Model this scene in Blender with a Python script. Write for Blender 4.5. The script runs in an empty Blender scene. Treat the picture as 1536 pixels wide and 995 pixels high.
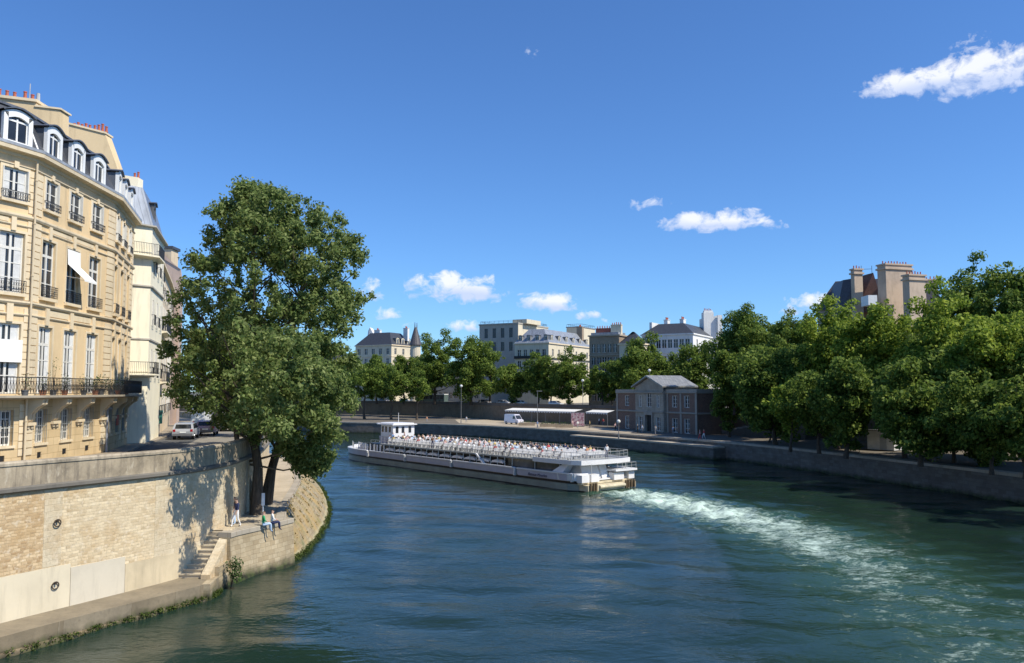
import bpy, math, random
import numpy as np
from mathutils import Vector, Matrix
R = math.radians
random.seed(7)
scene = bpy.context.scene
COL = scene.collection

# ------------------------------------------------------------------ helpers
def tag(o, label=None, cat=None, group=None, kind=None):
    if label: o['label'] = label
    if cat: o['category'] = cat
    if group: o['group'] = group
    if kind: o['kind'] = kind
    return o

def empty(name, loc, label, cat, group=None, rz=0.0):
    o = bpy.data.objects.new(name, None)
    o.location = loc; o.rotation_euler = (0, 0, rz)
    o.empty_display_size = 0.3
    COL.objects.link(o)
    return tag(o, label, cat, group)

def link(name, me, parent=None, world=False):
    o = bpy.data.objects.new(name, me)
    COL.objects.link(o)
    if parent is not None:
        o.parent = parent
        if world:                      # mesh written in world coordinates
            o.matrix_parent_inverse = base_matrix(parent).inverted()
    return o

def base_matrix(o):
    m = Matrix.Translation(o.location) @ o.rotation_euler.to_matrix().to_4x4()
    if o.parent:
        m = base_matrix(o.parent) @ o.matrix_parent_inverse @ m
    return m

def copy_tree(o, parent=None):
    c = o.copy(); COL.objects.link(c)
    if parent is not None: c.parent = parent
    for ch in list(CH.get(o.name, [])):
        copy_tree(ch, c)
    return c

CH = {}
def reg(parent, child):
    CH.setdefault(parent.name, []).append(child); return child

class MB:
    def __init__(s): s.v = []; s.f = []; s.m = []; s.uv = []
    def face(s, pts, mi=0, uv=None):
        i = len(s.v); s.v += [tuple(p) for p in pts]
        s.f.append(tuple(range(i, i+len(pts)))); s.m.append(mi)
        if uv is None:
            a, b, c = Vector(pts[0]), Vector(pts[1]), Vector(pts[2])
            n = (b-a).cross(c-a)
            if n.length > 0: n.normalize()
            if abs(n.z) > 0.7: uv = [(p[0], p[1]) for p in pts]
            else:
                t = Vector((-n.y, n.x, 0)); t.normalize()
                uv = [(p[0]*t.x+p[1]*t.y, p[2]) for p in pts]
        s.uv.append(uv)
    def hexa(s, p, mi=0):           # p: 4 bottom + 4 top, ccw from above
        a, b, c, d, e, f, g, h = p
        for q in ((d, c, b, a), (e, f, g, h), (a, b, f, e), (b, c, g, f), (c, d, h, g), (d, a, e, h)):
            s.face(q, mi)
    def box(s, x0, x1, y0, y1, z0, z1, mi=0, M=None):
        p = [(x0,y0,z0),(x1,y0,z0),(x1,y1,z0),(x0,y1,z0),(x0,y0,z1),(x1,y0,z1),(x1,y1,z1),(x0,y1,z1)]
        if M is not None: p = [tuple(M @ Vector(q)) for q in p]
        s.hexa(p, mi)
    def prism(s, poly, z0, z1, mi=0, top=None, bottom=True, poly2=None):
        p2 = poly2 or poly; n = len(poly); mt = mi if top is None else top
        zb = z0 if callable(z0) else (lambda i: z0)
        for i in range(n):
            j = (i+1) % n
            s.face([(*poly[i], z0), (*poly[j], z0), (*p2[j], z1), (*p2[i], z1)], mi)
        s.face([(*q, z1) for q in p2], mt)
        if bottom: s.face([(*q, z0) for q in reversed(poly)], mi)
    def tube(s, a, b, r0, r1=None, n=6, mi=0, caps=True):
        a = Vector(a); b = Vector(b); r1 = r0 if r1 is None else r1
        d = (b-a)
        if d.length < 1e-6: return
        d.normalize()
        u = d.orthogonal().normalized(); w = d.cross(u)
        A = [a+(u*math.cos(2*math.pi*k/n)+w*math.sin(2*math.pi*k/n))*r0 for k in range(n)]
        B = [b+(u*math.cos(2*math.pi*k/n)+w*math.sin(2*math.pi*k/n))*r1 for k in range(n)]
        for k in range(n):
            j = (k+1) % n
            s.face([A[k], A[j], B[j], B[k]], mi)
        if caps:
            s.face(A[::-1], mi); s.face(B, mi)
    def path(s, pts, r0, r1=None, n=6, mi=0):
        r1 = r0 if r1 is None else r1; m = len(pts)-1
        for i in range(m):
            s.tube(pts[i], pts[i+1], r0+(r1-r0)*i/m, r0+(r1-r0)*(i+1)/m, n, mi, caps=True)
    def mesh(s, name, mats, smooth=False):
        me = bpy.data.meshes.new(name)
        me.from_pydata(s.v, [], s.f)
        for m in (mats if isinstance(mats, (list, tuple)) else [mats]): me.materials.append(m)
        me.polygons.foreach_set('material_index', s.m)
        ul = me.uv_layers.new(name='UVMap')
        flat = [c for f in s.uv for p in f for c in p]
        ul.data.foreach_set('uv', flat)
        if smooth: me.polygons.foreach_set('use_smooth', [True]*len(s.f))
        me.update()
        return me
    def build(s, name, mats, parent=None, smooth=False, world=True):
        o = link(name, s.mesh(name, mats, smooth), parent, world=world)
        if parent is not None: reg(parent, o)
        return o

def offset(poly, d):                 # ccw polygon, positive = outward
    n = len(poly); out = []
    for i in range(n):
        p0, p1, p2 = Vector(poly[i-1]), Vector(poly[i]), Vector(poly[(i+1) % n])
        e1 = (p1-p0).normalized(); e2 = (p2-p1).normalized()
        n1 = Vector((e1.y, -e1.x)); n2 = Vector((e2.y, -e2.x))
        b = n1+n2
        k = b.dot(n1)
        if k < 0.2: b = n1; k = 1
        q = p1+b*(d/k)
        out.append((q.x, q.y))
    return out

# ------------------------------------------------------------------ materials
class NT:
    def __init__(s, name):
        s.mat = bpy.data.materials.new(name); s.mat.use_nodes = True
        s.t = s.mat.node_tree; s.n = s.t.nodes; s.l = s.t.links
        s.b = s.n['Principled BSDF']; s.out = s.n['Material Output']
    def new(s, typ, **kw):
        nd = s.n.new(typ)
        for k, v in kw.items(): setattr(nd, k, v)
        return nd
    def co(s, kind='Object'):
        return s.new('ShaderNodeTexCoord').outputs[kind]
    def mapping(s, src, scale=(1, 1, 1), loc=(0, 0, 0), rot=(0, 0, 0)):
        m = s.new('ShaderNodeMapping'); m.inputs['Scale'].default_value = scale
        m.inputs['Location'].default_value = loc; m.inputs['Rotation'].default_value = rot
        s.l.new(src, m.inputs['Vector']); return m.outputs[0]
    def noise(s, src, scale, detail=4, rough=0.55, dist=0.0, out='Fac'):
        n = s.new('ShaderNodeTexNoise'); n.inputs['Scale'].default_value = scale
        n.inputs['Detail'].default_value = detail; n.inputs['Roughness'].default_value = rough
        n.inputs['Distortion'].default_value = dist
        s.l.new(src, n.inputs['Vector']); return n.outputs[out]
    def ramp(s, src, stops):
        r = s.new('ShaderNodeValToRGB'); e = r.color_ramp.elements
        while len(e) > 1: e.remove(e[-1])
        e[0].position = stops[0][0]; e[0].color = c4(stops[0][1])
        for p, c in stops[1:]:
            q = e.new(p); q.color = c4(c)
        s.l.new(src, r.inputs[0]); return r.outputs[0]
    def mix(s, a, b, fac, mode='MIX'):
        m = s.new('ShaderNodeMix', data_type='RGBA', blend_type=mode)
        for inp, v in ((m.inputs[0], fac), (m.inputs[6], a), (m.inputs[7], b)):
            if hasattr(v, 'is_output'): s.l.new(v, inp)
            elif isinstance(v, (int, float)): inp.default_value = v
            else: inp.default_value = c4(v)
        return m.outputs[2]
    def math(s, op, a, b=None, clamp=False):
        m = s.new('ShaderNodeMath', operation=op); m.use_clamp = clamp
        for i, v in enumerate((a, b)):
            if v is None: continue
            if hasattr(v, 'is_output'): s.l.new(v, m.inputs[i])
            else: m.inputs[i].default_value = v
        return m.outputs[0]
    def bump(s, h, strength=0.3, dist=0.05, normal=None):
        b = s.new('ShaderNodeBump'); b.inputs['Strength'].default_value = strength
        b.inputs['Distance'].default_value = dist
        s.l.new(h, b.inputs['Height'])
        if normal is not None: s.l.new(normal, b.inputs['Normal'])
        s.l.new(b.outputs[0], s.b.inputs['Normal']); return b.outputs[0]
    def base(s, v):
        if hasattr(v, 'is_output'): s.l.new(v, s.b.inputs['Base Color'])
        else: s.b.inputs['Base Color'].default_value = c4(v)
    def rough(s, v): s.b.inputs['Roughness'].default_value = v

def c4(c): return (c[0], c[1], c[2], 1.0) if len(c) == 3 else tuple(c)
MATS = {}
def mat(f):
    def g(*a, **k):
        key = (f.__name__,)+a+tuple(sorted(k.items()))
        if key not in MATS: MATS[key] = f(*a, **k)
        return MATS[key]
    return g

@mat
def plain(name, col, rough=0.6, var=0.15, scale=1.5, metal=0.0, bump=0.0):
    t = NT(name); co = t.co()
    n = t.noise(co, scale, 5, 0.6)
    lo = tuple(c*(1-var) for c in col); hi = tuple(min(1, c*(1+var)) for c in col)
    t.base(t.ramp(n, [(0.3, lo), (0.7, hi)])); t.rough(rough)
    t.b.inputs['Metallic'].default_value = metal
    if bump: t.bump(t.noise(co, scale*8, 3), bump, 0.02)
    return t.mat

@mat
def glass(name='window_glass', col=(0.012, 0.014, 0.017)):
    t = NT(name); co = t.co()
    t.base(t.ramp(t.noise(co, .35, 2), [(.35, col), (.65, tuple(x*3.5 for x in col))])); t.rough(0.06); t.b.inputs['IOR'].default_value = 1.5
    t.bump(t.noise(co, 1.3, 2), 0.08, 0.02)
    return t.mat

@mat
def render_stone(name, col, bw=0.0, bh=0.0, stain=0.25, bumpk=0.15):
    """dressed stone or render, optional joint pattern from the UV in metres"""
    t = NT(name); uv = t.co('UV'); co = t.co()
    big = t.noise(co, 0.35, 4, 0.6); fine = t.noise(co, 9, 4, 0.7)
    c = t.ramp(big, [(0.25, tuple(x*(1-stain) for x in col)), (0.5, col), (0.8, tuple(min(1, x*1.08) for x in col))])
    c = t.mix(c, tuple(x*0.72 for x in col), t.math('MULTIPLY', fine, 0.25))
    st = t.noise(t.mapping(co, (1.6, 1.6, 0.22)), 1.1, 4, 0.65)       # vertical run-off streaks
    c = t.mix(c, tuple(x*0.5 for x in col), t.ramp(st, [(0.52, (0, 0, 0)), (0.78, (0.55, 0.55, 0.55))]))
    h = fine
    if bw:
        b = t.new('ShaderNodeTexBrick'); t.l.new(uv, b.inputs['Vector'])
        b.inputs['Scale'].default_value = 1.0; b.inputs['Brick Width'].default_value = bw
        b.inputs['Row Height'].default_value = bh; b.inputs['Mortar Size'].default_value = 0.012
        b.inputs['Color1'].default_value = (1, 1, 1, 1); b.inputs['Color2'].default_value = (0.86, 0.84, 0.8, 1)
        b.inputs['Mortar'].default_value = (0.55, 0.5, 0.42, 1)
        c = t.mix(c, b.outputs['Color'], 1.0, 'MULTIPLY')
        h = t.math('ADD', t.math('MULTIPLY', fine, 0.5), t.math('SUBTRACT', 1.0, b.outputs['Fac']))
    t.base(c); t.rough(0.85); t.bump(h, bumpk, 0.03)
    return t.mat

@mat
def rubble(name, light=(0.74, 0.61, 0.40), dark=(0.44, 0.33, 0.19), bw=0.42, bh=0.19, mortar=(0.60, 0.49, 0.32)):
    t = NT(name); uv = t.co('UV'); co = t.co()
    wob = t.noise(uv, 1.7, 3, 0.6, out='Color')
    vm = t.new('ShaderNodeVectorMath', operation='MULTIPLY_ADD')
    t.l.new(wob, vm.inputs[0]); vm.inputs[1].default_value = (0.22, 0.13, 0); t.l.new(uv, vm.inputs[2])
    b = t.new('ShaderNodeTexBrick', offset=0.5, squash=0.75, squash_frequency=3); t.l.new(vm.outputs[0], b.inputs['Vector'])
    b.inputs['Scale'].default_value = 1.0; b.inputs['Brick Width'].default_value = bw
    b.inputs['Row Height'].default_value = bh; b.inputs['Mortar Size'].default_value = 0.016
    b.inputs['Mortar Smooth'].default_value = 0.4; b.inputs['Bias'].default_value = -0.1
    b.inputs['Color1'].default_value = c4(light); b.inputs['Color2'].default_value = c4(dark)
    b.inputs['Mortar'].default_value = c4(mortar)
    patch = t.noise(co, 0.45, 4, 0.65)
    c = t.mix(b.outputs['Color'], mortar, t.ramp(patch, [(0.42, (0, 0, 0)), (0.62, (0.75, 0.75, 0.75))]))
    patch2 = t.noise(t.mapping(co, loc=(9, 3, 1)), 0.6, 3, 0.6)
    c = t.mix(c, (0.46, 0.29, 0.12), t.ramp(patch2, [(0.5, (0, 0, 0)), (0.7, (0.5, 0.5, 0.5))]))
    c = t.mix(c, (0.72, 0.62, 0.46), t.ramp(t.noise(t.mapping(uv, loc=(2, 7, 0)), 3.2, 3, 0.6), [(0.55, (0, 0, 0)), (0.68, (0.6, 0.6, 0.6))]))
    fine = t.noise(co, 7, 5, 0.7)
    c = t.mix(c, (0.2, 0.16, 0.11), t.ramp(fine, [(0.5, (0, 0, 0)), (0.75, (0.5, 0.5, 0.5))]))
    t.base(c); t.rough(0.92)
    h = t.math('ADD', t.math('MULTIPLY', fine, 0.8), t.math('SUBTRACT', 1.0, b.outputs['Fac']))
    t.bump(h, 0.5, 0.04)
    return t.mat

@mat
def mossy_stone(name, col, z_lo=0.0, z_hi=0.7, bw=0.9, bh=0.36):
    """stone with a dark algae band where the river wets it"""
    t = NT(name); uv = t.co('UV'); co = t.co()
    fine = t.noise(co, 5, 5, 0.7); big = t.noise(co, 0.6, 4, 0.6)
    c = t.ramp(big, [(0.3, tuple(x*0.65 for x in col)), (0.7, col)])
    vm = t.new('ShaderNodeVectorMath', operation='MULTIPLY_ADD'); t.l.new(t.noise(uv, 1.4, 3, 0.6, out='Color'), vm.inputs[0])
    vm.inputs[1].default_value = (0.16, 0.09, 0); t.l.new(uv, vm.inputs[2])
    b = t.new('ShaderNodeTexBrick', squash=0.8, squash_frequency=3); t.l.new(vm.outputs[0], b.inputs['Vector'])
    b.inputs['Scale'].default_value = 1.0; b.inputs['Brick Width'].default_value = bw
    b.inputs['Row Height'].default_value = bh; b.inputs['Mortar Size'].default_value = 0.011; b.inputs['Mortar Smooth'].default_value = 0.5
    b.inputs['Color1'].default_value = (1, 1, 1, 1); b.inputs['Color2'].default_value = (0.74, 0.7, 0.64, 1)
    b.inputs['Mortar'].default_value = (0.55, 0.5, 0.42, 1)
    c = t.mix(c, b.outputs['Color'], 1.0, 'MULTIPLY')
    c = t.mix(c, tuple(x*0.45 for x in col), t.ramp(fine, [(0.5, (0, 0, 0)), (0.75, (0.6, 0.6, 0.6))]))
    sx = t.new('ShaderNodeSeparateXYZ'); t.l.new(co, sx.inputs[0])
    zz = t.math('ADD', sx.outputs['Z'], t.math('MULTIPLY', t.math('SUBTRACT', t.noise(co, 1.2, 4), 0.5), 0.7))
    mr = t.new('ShaderNodeMapRange'); t.l.new(zz, mr.inputs[0])
    mr.inputs[1].default_value = z_lo; mr.inputs[2].default_value = z_hi; mr.inputs[3].default_value = 1; mr.inputs[4].default_value = 0
    moss = t.ramp(t.noise(co, 3, 3), [(0.4, (0.02, 0.022, 0.01)), (0.6, (0.05, 0.065, 0.018))])
    c = t.mix(c, moss, mr.outputs[0])
    t.base(c); t.rough(0.85)
    t.bump(t.math('ADD', fine, t.math('SUBTRACT', 1.0, b.outputs['Fac'])), 0.4, 0.04)
    return t.mat

@mat
def slate(name, col=(0.045, 0.048, 0.055), rough=0.45):
    t = NT(name); uv = t.co('UV'); co = t.co()
    b = t.new('ShaderNodeTexBrick'); t.l.new(uv, b.inputs['Vector'])
    b.inputs['Scale'].default_value = 1; b.inputs['Brick Width'].default_value = 0.3; b.inputs['Row Height'].default_value = 0.2
    b.inputs['Mortar Size'].default_value = 0.012
    b.inputs['Color1'].default_value = c4(col); b.inputs['Color2'].default_value = c4(tuple(x*1.5 for x in col))
    b.inputs['Mortar'].default_value = c4(tuple(x*0.4 for x in col))
    t.base(t.mix(b.outputs['Color'], tuple(x*1.9 for x in col), t.math('MULTIPLY', t.noise(co, 1.2, 4), 0.5)))
    t.rough(rough); t.bump(t.math('SUBTRACT', 1.0, b.outputs['Fac']), 0.3, 0.02)
    return t.mat

@mat
def zinc(name, col=(0.2, 0.22, 0.25), seam=0.6):
    t = NT(name); uv = t.co('UV'); co = t.co()
    sx = t.new('ShaderNodeSeparateXYZ'); t.l.new(uv, sx.inputs[0])
    fr = t.math('FRACT', t.math('DIVIDE', sx.outputs[0], seam))
    ridge = t.math('LESS_THAN', fr, 0.1)
    n = t.noise(t.mapping(co, (1, 1, 0.3)), 1.2, 4, 0.6)
    c = t.ramp(n, [(0.3, tuple(x*0.7 for x in col)), (0.7, tuple(x*1.25 for x in col))])
    c = t.mix(c, tuple(x*0.55 for x in col), t.math('MULTIPLY', ridge, 0.7))
    t.base(c); t.rough(0.42); t.b.inputs['Metallic'].default_value = 0.25
    t.bump(ridge, 0.5, 0.03)
    return t.mat

@mat
def brick(name, col=(0.22, 0.09, 0.055)):
    t = NT(name); uv = t.co('UV'); co = t.co()
    b = t.new('ShaderNodeTexBrick'); t.l.new(uv, b.inputs['Vector'])
    b.inputs['Scale'].default_value = 1; b.inputs['Brick Width'].default_value = 0.44; b.inputs['Row Height'].default_value = 0.15
    b.inputs['Mortar Size'].default_value = 0.015
    b.inputs['Color1'].default_value = c4(col); b.inputs['Color2'].default_value = c4(tuple(x*0.6 for x in col))
    b.inputs['Mortar'].default_value = c4(tuple(min(1, x*1.6+0.05) for x in col))
    t.base(t.mix(b.outputs['Color'], tuple(x*0.5 for x in col), t.math('MULTIPLY', t.noise(co, 0.8, 5), 0.5)))
    t.rough(0.9); return t.mat

@mat
def ground_mat(name, a, b, scale=0.6, bumpk=0.15):
    t = NT(name); co = t.co()
    n = t.noise(co, scale, 6, 0.65); f = t.noise(co, scale*14, 4, 0.7)
    c = t.ramp(n, [(0.3, a), (0.7, b)])
    t.base(t.mix(c, tuple(x*0.5 for x in a), t.ramp(f, [(0.5, (0, 0, 0)), (0.72, (0.5, 0.5, 0.5))])))
    t.rough(0.9); t.bump(f, bumpk, 0.03)
    return t.mat

@mat
def leaf_mat(name, dark, mid, light, trans=0.35):
    t = NT(name)
    g = t.new('ShaderNodeNewGeometry'); co = t.co()
    n = t.noise(co, 0.5, 3, 0.6)
    v = t.math('ADD', t.math('MULTIPLY', g.outputs['Random Per Island'], 0.65), t.math('MULTIPLY', n, 0.4))
    c = t.ramp(v, [(0.12, dark), (0.5, mid), (0.9, light)])
    t.base(c); t.rough(0.6); t.b.inputs['Specular IOR Level'].default_value = 0.15
    tr = t.new('ShaderNodeBsdfTranslucent'); t.l.new(c, tr.inputs[0])
    mx = t.new('ShaderNodeMixShader'); mx.inputs[0].default_value = trans
    t.l.new(t.b.outputs[0], mx.inputs[1]); t.l.new(tr.outputs[0], mx.inputs[2])
    t.l.new(mx.outputs[0], t.out.inputs[0])
    return t.mat

@mat
def bark(name, col=(0.09, 0.07, 0.05)):
    t = NT(name); co = t.co()
    n = t.noise(t.mapping(co, (6, 6, 0.9)), 1.5, 5, 0.7)
    t.base(t.ramp(n, [(0.3, tuple(x*0.4 for x in col)), (0.7, tuple(x*1.5 for x in col))]))
    t.rough(0.95); t.bump(n, 0.8, 0.06); return t.mat

WHITE = plain('white_paint', (0.78, 0.78, 0.76), 0.45, 0.06)
IRON = plain('black_iron', (0.02, 0.022, 0.025), 0.5, 0.1)
DARK = plain('dark_void', (0.012, 0.012, 0.013), 0.7, 0.1)
GLASS = glass()

def lerp(a, b, t): return tuple(a[i]+(b[i]-a[i])*t for i in range(len(a)))
def smooth_line(line, it=2):
    for _ in range(it):
        out = [line[0]]
        for a, b in zip(line[:-1], line[1:]):
            out += [lerp(a, b, .25), lerp(a, b, .75)]
        out.append(line[-1]); line = out
    return line
def side_pts(line, d):
    res = []; n = len(line)
    for i in range(n):
        a = Vector(line[max(i-1, 0)]); b = Vector(line[min(i+1, n-1)])
        t = (b-a).normalized(); nn = Vector((t.y, -t.x)); p = Vector(line[i])+nn*d
        res.append((p.x, p.y))
    return res
# ------------------------------------------------------------------ camera, sky, sun
TH = R(4.265); EYE = 11.5
cam = bpy.data.cameras.new('camera'); camo = bpy.data.objects.new('camera', cam); COL.objects.link(camo)
camo.location = (0, 0, EYE); camo.rotation_euler = (R(90)+TH, 0, 0)
cam.lens = 36*1200/1536; cam.sensor_width = 36; cam.clip_end = 12000; cam.clip_start = 0.3
scene.camera = camo

SUN_AZ = math.atan2(0.895, -0.445)     # from +Y towards +X
SUN_EL = R(50)
sd = Vector((math.sin(SUN_AZ)*math.cos(SUN_EL), math.cos(SUN_AZ)*math.cos(SUN_EL), math.sin(SUN_EL)))
sl = bpy.data.lights.new('sun', 'SUN'); sl.energy = 4.6; sl.angle = R(0.53); sl.color = (1.0, 0.93, 0.8)
so = bpy.data.objects.new('sun', sl); COL.objects.link(so)
so.rotation_euler = sd.to_track_quat('Z', 'Y').to_euler(); so.location = (200, -80, 200)

w = bpy.data.worlds.new('World'); scene.world = w; w.use_nodes = True
nt = w.node_tree; N = nt.nodes; L = nt.links
bg = N['Background']; bg.inputs[1].default_value = 0.102
sky = N.new('ShaderNodeTexSky'); sky.sky_type = 'NISHITA'; sky.sun_disc = False
sky.sun_elevation = SUN_EL; sky.sun_rotation = SUN_AZ
sky.air_density = 1.0; sky.dust_density = 0.25; sky.ozone_density = 3.0; sky.altitude = 50
tc = N.new('ShaderNodeTexCoord')
def wm(op, a, b=None, c=None, clamp=False):
    m = N.new('ShaderNodeMath'); m.operation = op; m.use_clamp = clamp
    for i, v in enumerate((a, b, c)):
        if v is None: continue
        if hasattr(v, 'is_output'): L.new(v, m.inputs[i])
        else: m.inputs[i].default_value = v
    return m.outputs[0]
def wdot(vec):
    m = N.new('ShaderNodeVectorMath'); m.operation = 'DOT_PRODUCT'
    L.new(tc.outputs['Generated'], m.inputs[0]); m.inputs[1].default_value = vec
    return m.outputs['Value']
def wnoise(scale, detail=6, rough=0.6, stretch=1.0):
    mp = N.new('ShaderNodeMapping'); mp.inputs['Scale'].default_value = (1, 1, stretch)
    L.new(tc.outputs['Generated'], mp.inputs[0])
    n = N.new('ShaderNodeTexNoise'); n.inputs['Scale'].default_value = scale
    n.inputs['Detail'].default_value = detail; n.inputs['Roughness'].default_value = rough
    n.inputs['Distortion'].default_value = 0.3
    L.new(mp.outputs[0], n.inputs[0]); return n.outputs['Fac']
n1 = wnoise(40, 9, 0.6, 1.3); n2 = wnoise(12, 4, 0.5)
# fair-weather clouds: azimuth, elevation (deg), half width, half height (deg), thickness, tilt
CLOUDS = [
(27.6, 19.3, 3.3, 1.2, 1, 0),
(31.19, 19.13, 4.35, 1.87, 1.1, 0),
(32.13, 20.17, 1.86, 1.2, 0.7, 0),
(30.54, 21.06, 1.55, 0.53, 0.35, 0),
(1.47, 23.36, 1.1, 0.5, 0.22, 0),
(9.22, 13.17, 2.17, 0.67, 0.75, 0),
(11.19, 12.54, 0.56, 0.27, 0.35, 0),
(14.53, 11.65, 3.72, 0.94, 1.2, 0),
(18.09, 11.36, 1.37, 0.74, 1.1, 0),
(-3.74, 7.18, 4.1, 1.34, 1.2, 0),
(2.78, 6.19, 2.23, 0.94, 1.2, 0),
(5.54, 5.36, 0.93, 0.53, 0.9, 0),
(6.54, 5.02, 0.62, 0.27, 0.5, 0),
(-3.25, 4.52, 1.99, 0.6, 0.9, 0),
(-10.27, 6.9, 1.12, 1.07, 1, 0),
(-9.41, 5.41, 1.55, 0.53, 0.6, 0),
(20.95, 5.84, 2.36, 0.8, 1.1, 0),
(19.59, 5.44, 1.24, 0.53, 0.7, 0),
(8.42, 4.86, 1.86, 0.4, 0.5, 0),
(-7.15, 4.78, 1.12, 0.4, 0.5, 0),
 (-62, 14, 7, 2, 1, 0), (70, 18, 8, 2.5, 1, 0), (110, 25, 9, 3, 1, 0), (-120, 20, 9, 3, 1, 0), (170, 22, 10, 3, 1, 0)]
total = None; shade = None
for az, el, hw, hh, th, tilt in CLOUDS:
    a, e, t = R(az), R(el), R(tilt)
    rt = Vector((math.cos(a), -math.sin(a), 0))
    c = Vector((math.sin(a)*math.cos(e), math.cos(a)*math.cos(e), math.sin(e)))
    up = rt.cross(c).normalized()
    r2 = rt*math.cos(t)+up*math.sin(t); u2 = up*math.cos(t)-rt*math.sin(t)
    u = wdot(r2/math.tan(R(hw))); v = wdot(u2/math.tan(R(hh)))
    vv = wm('MULTIPLY', v, wm('ADD', 1.0, wm('MULTIPLY', wm('LESS_THAN', v, 0), 0.5)))   # flatter undersides
    r = wm('ADD', wm('POWER', wm('ABSOLUTE', u), 2.0), wm('POWER', wm('ABSOLUTE', vv), 2.0))
    r = wm('MULTIPLY', r, 0.72)
    front = wm('GREATER_THAN', wdot(c), 0.5)
    m = wm('MULTIPLY', wm('MULTIPLY', wm('SUBTRACT', 1.0, r, clamp=True), th), front)
    total = m if total is None else wm('MAXIMUM', total, m)
    s_ = wm('MULTIPLY', m, v)
    shade = s_ if shade is None else wm('ADD', shade, s_)
dens = wm('MULTIPLY', wm('ADD', wm('MULTIPLY', total, 1.35), wm('MULTIPLY', wm('SUBTRACT', n1, 0.6), 5.0)), wm('GREATER_THAN', total, 0.001))
dens = wm('SMOOTH_MIN', wm('MULTIPLY', wm('MAXIMUM', dens, 0.0), 0.95), 0.93, 0.1)
ed = wm('MULTIPLY', total, 7.0, clamp=True)
dens = wm('MULTIPLY', dens, ed, clamp=True)
tint = N.new('ShaderNodeMix'); tint.data_type = 'RGBA'; tint.blend_type = 'MULTIPLY'; tint.inputs[0].default_value = 1
L.new(sky.outputs[0], tint.inputs[6]); tint.inputs[7].default_value = (0.60, 0.93, 1.34, 1)
cc = N.new('ShaderNodeValToRGB'); L.new(wm('ADD', wm('MULTIPLY', shade, 0.9), wm('MULTIPLY', n2, 1.0)), cc.inputs[0])
cc.color_ramp.elements[0].position = 0.3; cc.color_ramp.elements[0].color = (5.2, 6.0, 8.0, 1)
cc.color_ramp.elements[1].position = 0.75; cc.color_ramp.elements[1].color = (8.0, 8.2, 8.8, 1)
cm = N.new('ShaderNodeMix'); cm.data_type = 'RGBA'
L.new(dens, cm.inputs[0]); L.new(tint.outputs[2], cm.inputs[6]); L.new(cc.outputs[0], cm.inputs[7])
L.new(cm.outputs[2], bg.inputs[0])

scene.view_settings.view_transform = 'Standard'; scene.view_settings.look = 'None'
scene.view_settings.exposure = 0.3; scene.view_settings.gamma = 1.0
try: scene.view_settings.use_curve_mapping = False
except Exception: pass
scene.cycles.max_bounces = 6; scene.cycles.use_denoising = True
scene.cycles.transparent_max_bounces = 8

# ------------------------------------------------------------------ the setting: river, banks, streets
GROUND = ground_mat('park_soil', (0.11, 0.1, 0.07), (0.17, 0.15, 0.11))
ASPH = ground_mat('asphalt', (0.06, 0.06, 0.06), (0.1, 0.098, 0.095), 0.5)
PAVE = ground_mat('quay_paving', (0.24, 0.2, 0.15), (0.34, 0.29, 0.22), 0.5)
QPAVE = ground_mat('shade_darkened_quay', (0.10, 0.085, 0.065), (0.17, 0.145, 0.11), 0.12)  # shade lying over the far quay is put into this darker paving colour
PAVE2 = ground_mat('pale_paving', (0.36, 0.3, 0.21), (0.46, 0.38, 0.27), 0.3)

def struct(o, label=None):
    o['kind'] = 'structure'
    if label: o['label'] = label
    return o

# bed sheet to the horizon
g = MB(); S = 6000
g.face([(-S, -S, -3), (S, -S, -3), (S, S, -3), (-S, S, -3)])
struct(g.build('ground', GROUND))

# island bank line (street side wall) and low quay
WALL = [(-44, -60), (-36, 0), (-31, 18), (-26.4, 31.5), (-23.75, 37.4), (-21.3, 42.0), (-18.75, 46.9), (-18.1, 51.5), (-18.6, 57.0), (-20.6, 67),
        (-24.5, 82), (-31.5, 100), (-45, 122), (-70, 150), (-120, 185), (-300, 260)]
far_left = [(-6000, 500), (-6000, -60)]
g = MB(); poly = side_pts(smooth_line(WALL, 2), -0.2) + far_left
g.prism(poly, -3.0, 7.2)
struct(g.build('island_ground', ground_mat('street_paving', (0.2, 0.18, 0.15), (0.28, 0.25, 0.2), 0.5)))

# carriageway and pavement with kerb on the island
FAC = [(-40.5, 15.0), (-34.5, 27.0), (-27.4, 45.2), (-27.9, 55.4), (-30.4, 63.6), (-33.4, 74.6), (-42.8, 100.0), (-60, 125), (-100, 155)]
def strip(line, d0, d1, z, thick, name, m):
    g = MB(); n = len(line); L0 = []; L1 = []
    for i in range(n):
        a = Vector(line[max(i-1, 0)]); b = Vector(line[min(i+1, n-1)])
        t = (b-a).normalized(); nn = Vector((t.y, -t.x)); p = Vector(line[i])
        L0.append(p+nn*d0); L1.append(p+nn*d1)
    for i in range(n-1):
        a, b, c, d = L0[i], L1[i], L1[i+1], L0[i+1]
        g.face([(a.x, a.y, z), (b.x, b.y, z), (c.x, c.y, z), (d.x, d.y, z)])
        g.face([(b.x, b.y, z), (b.x, b.y, z-thick), (c.x, c.y, z-thick), (c.x, c.y, z)])
    return struct(g.build(name, m))
strip(FAC, 1.35, 4.4, 7.206, 0.002, 'road', ASPH)
strip(FAC, -0.2, 1.35, 7.33, 0.14, 'pavement', PAVE)

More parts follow.
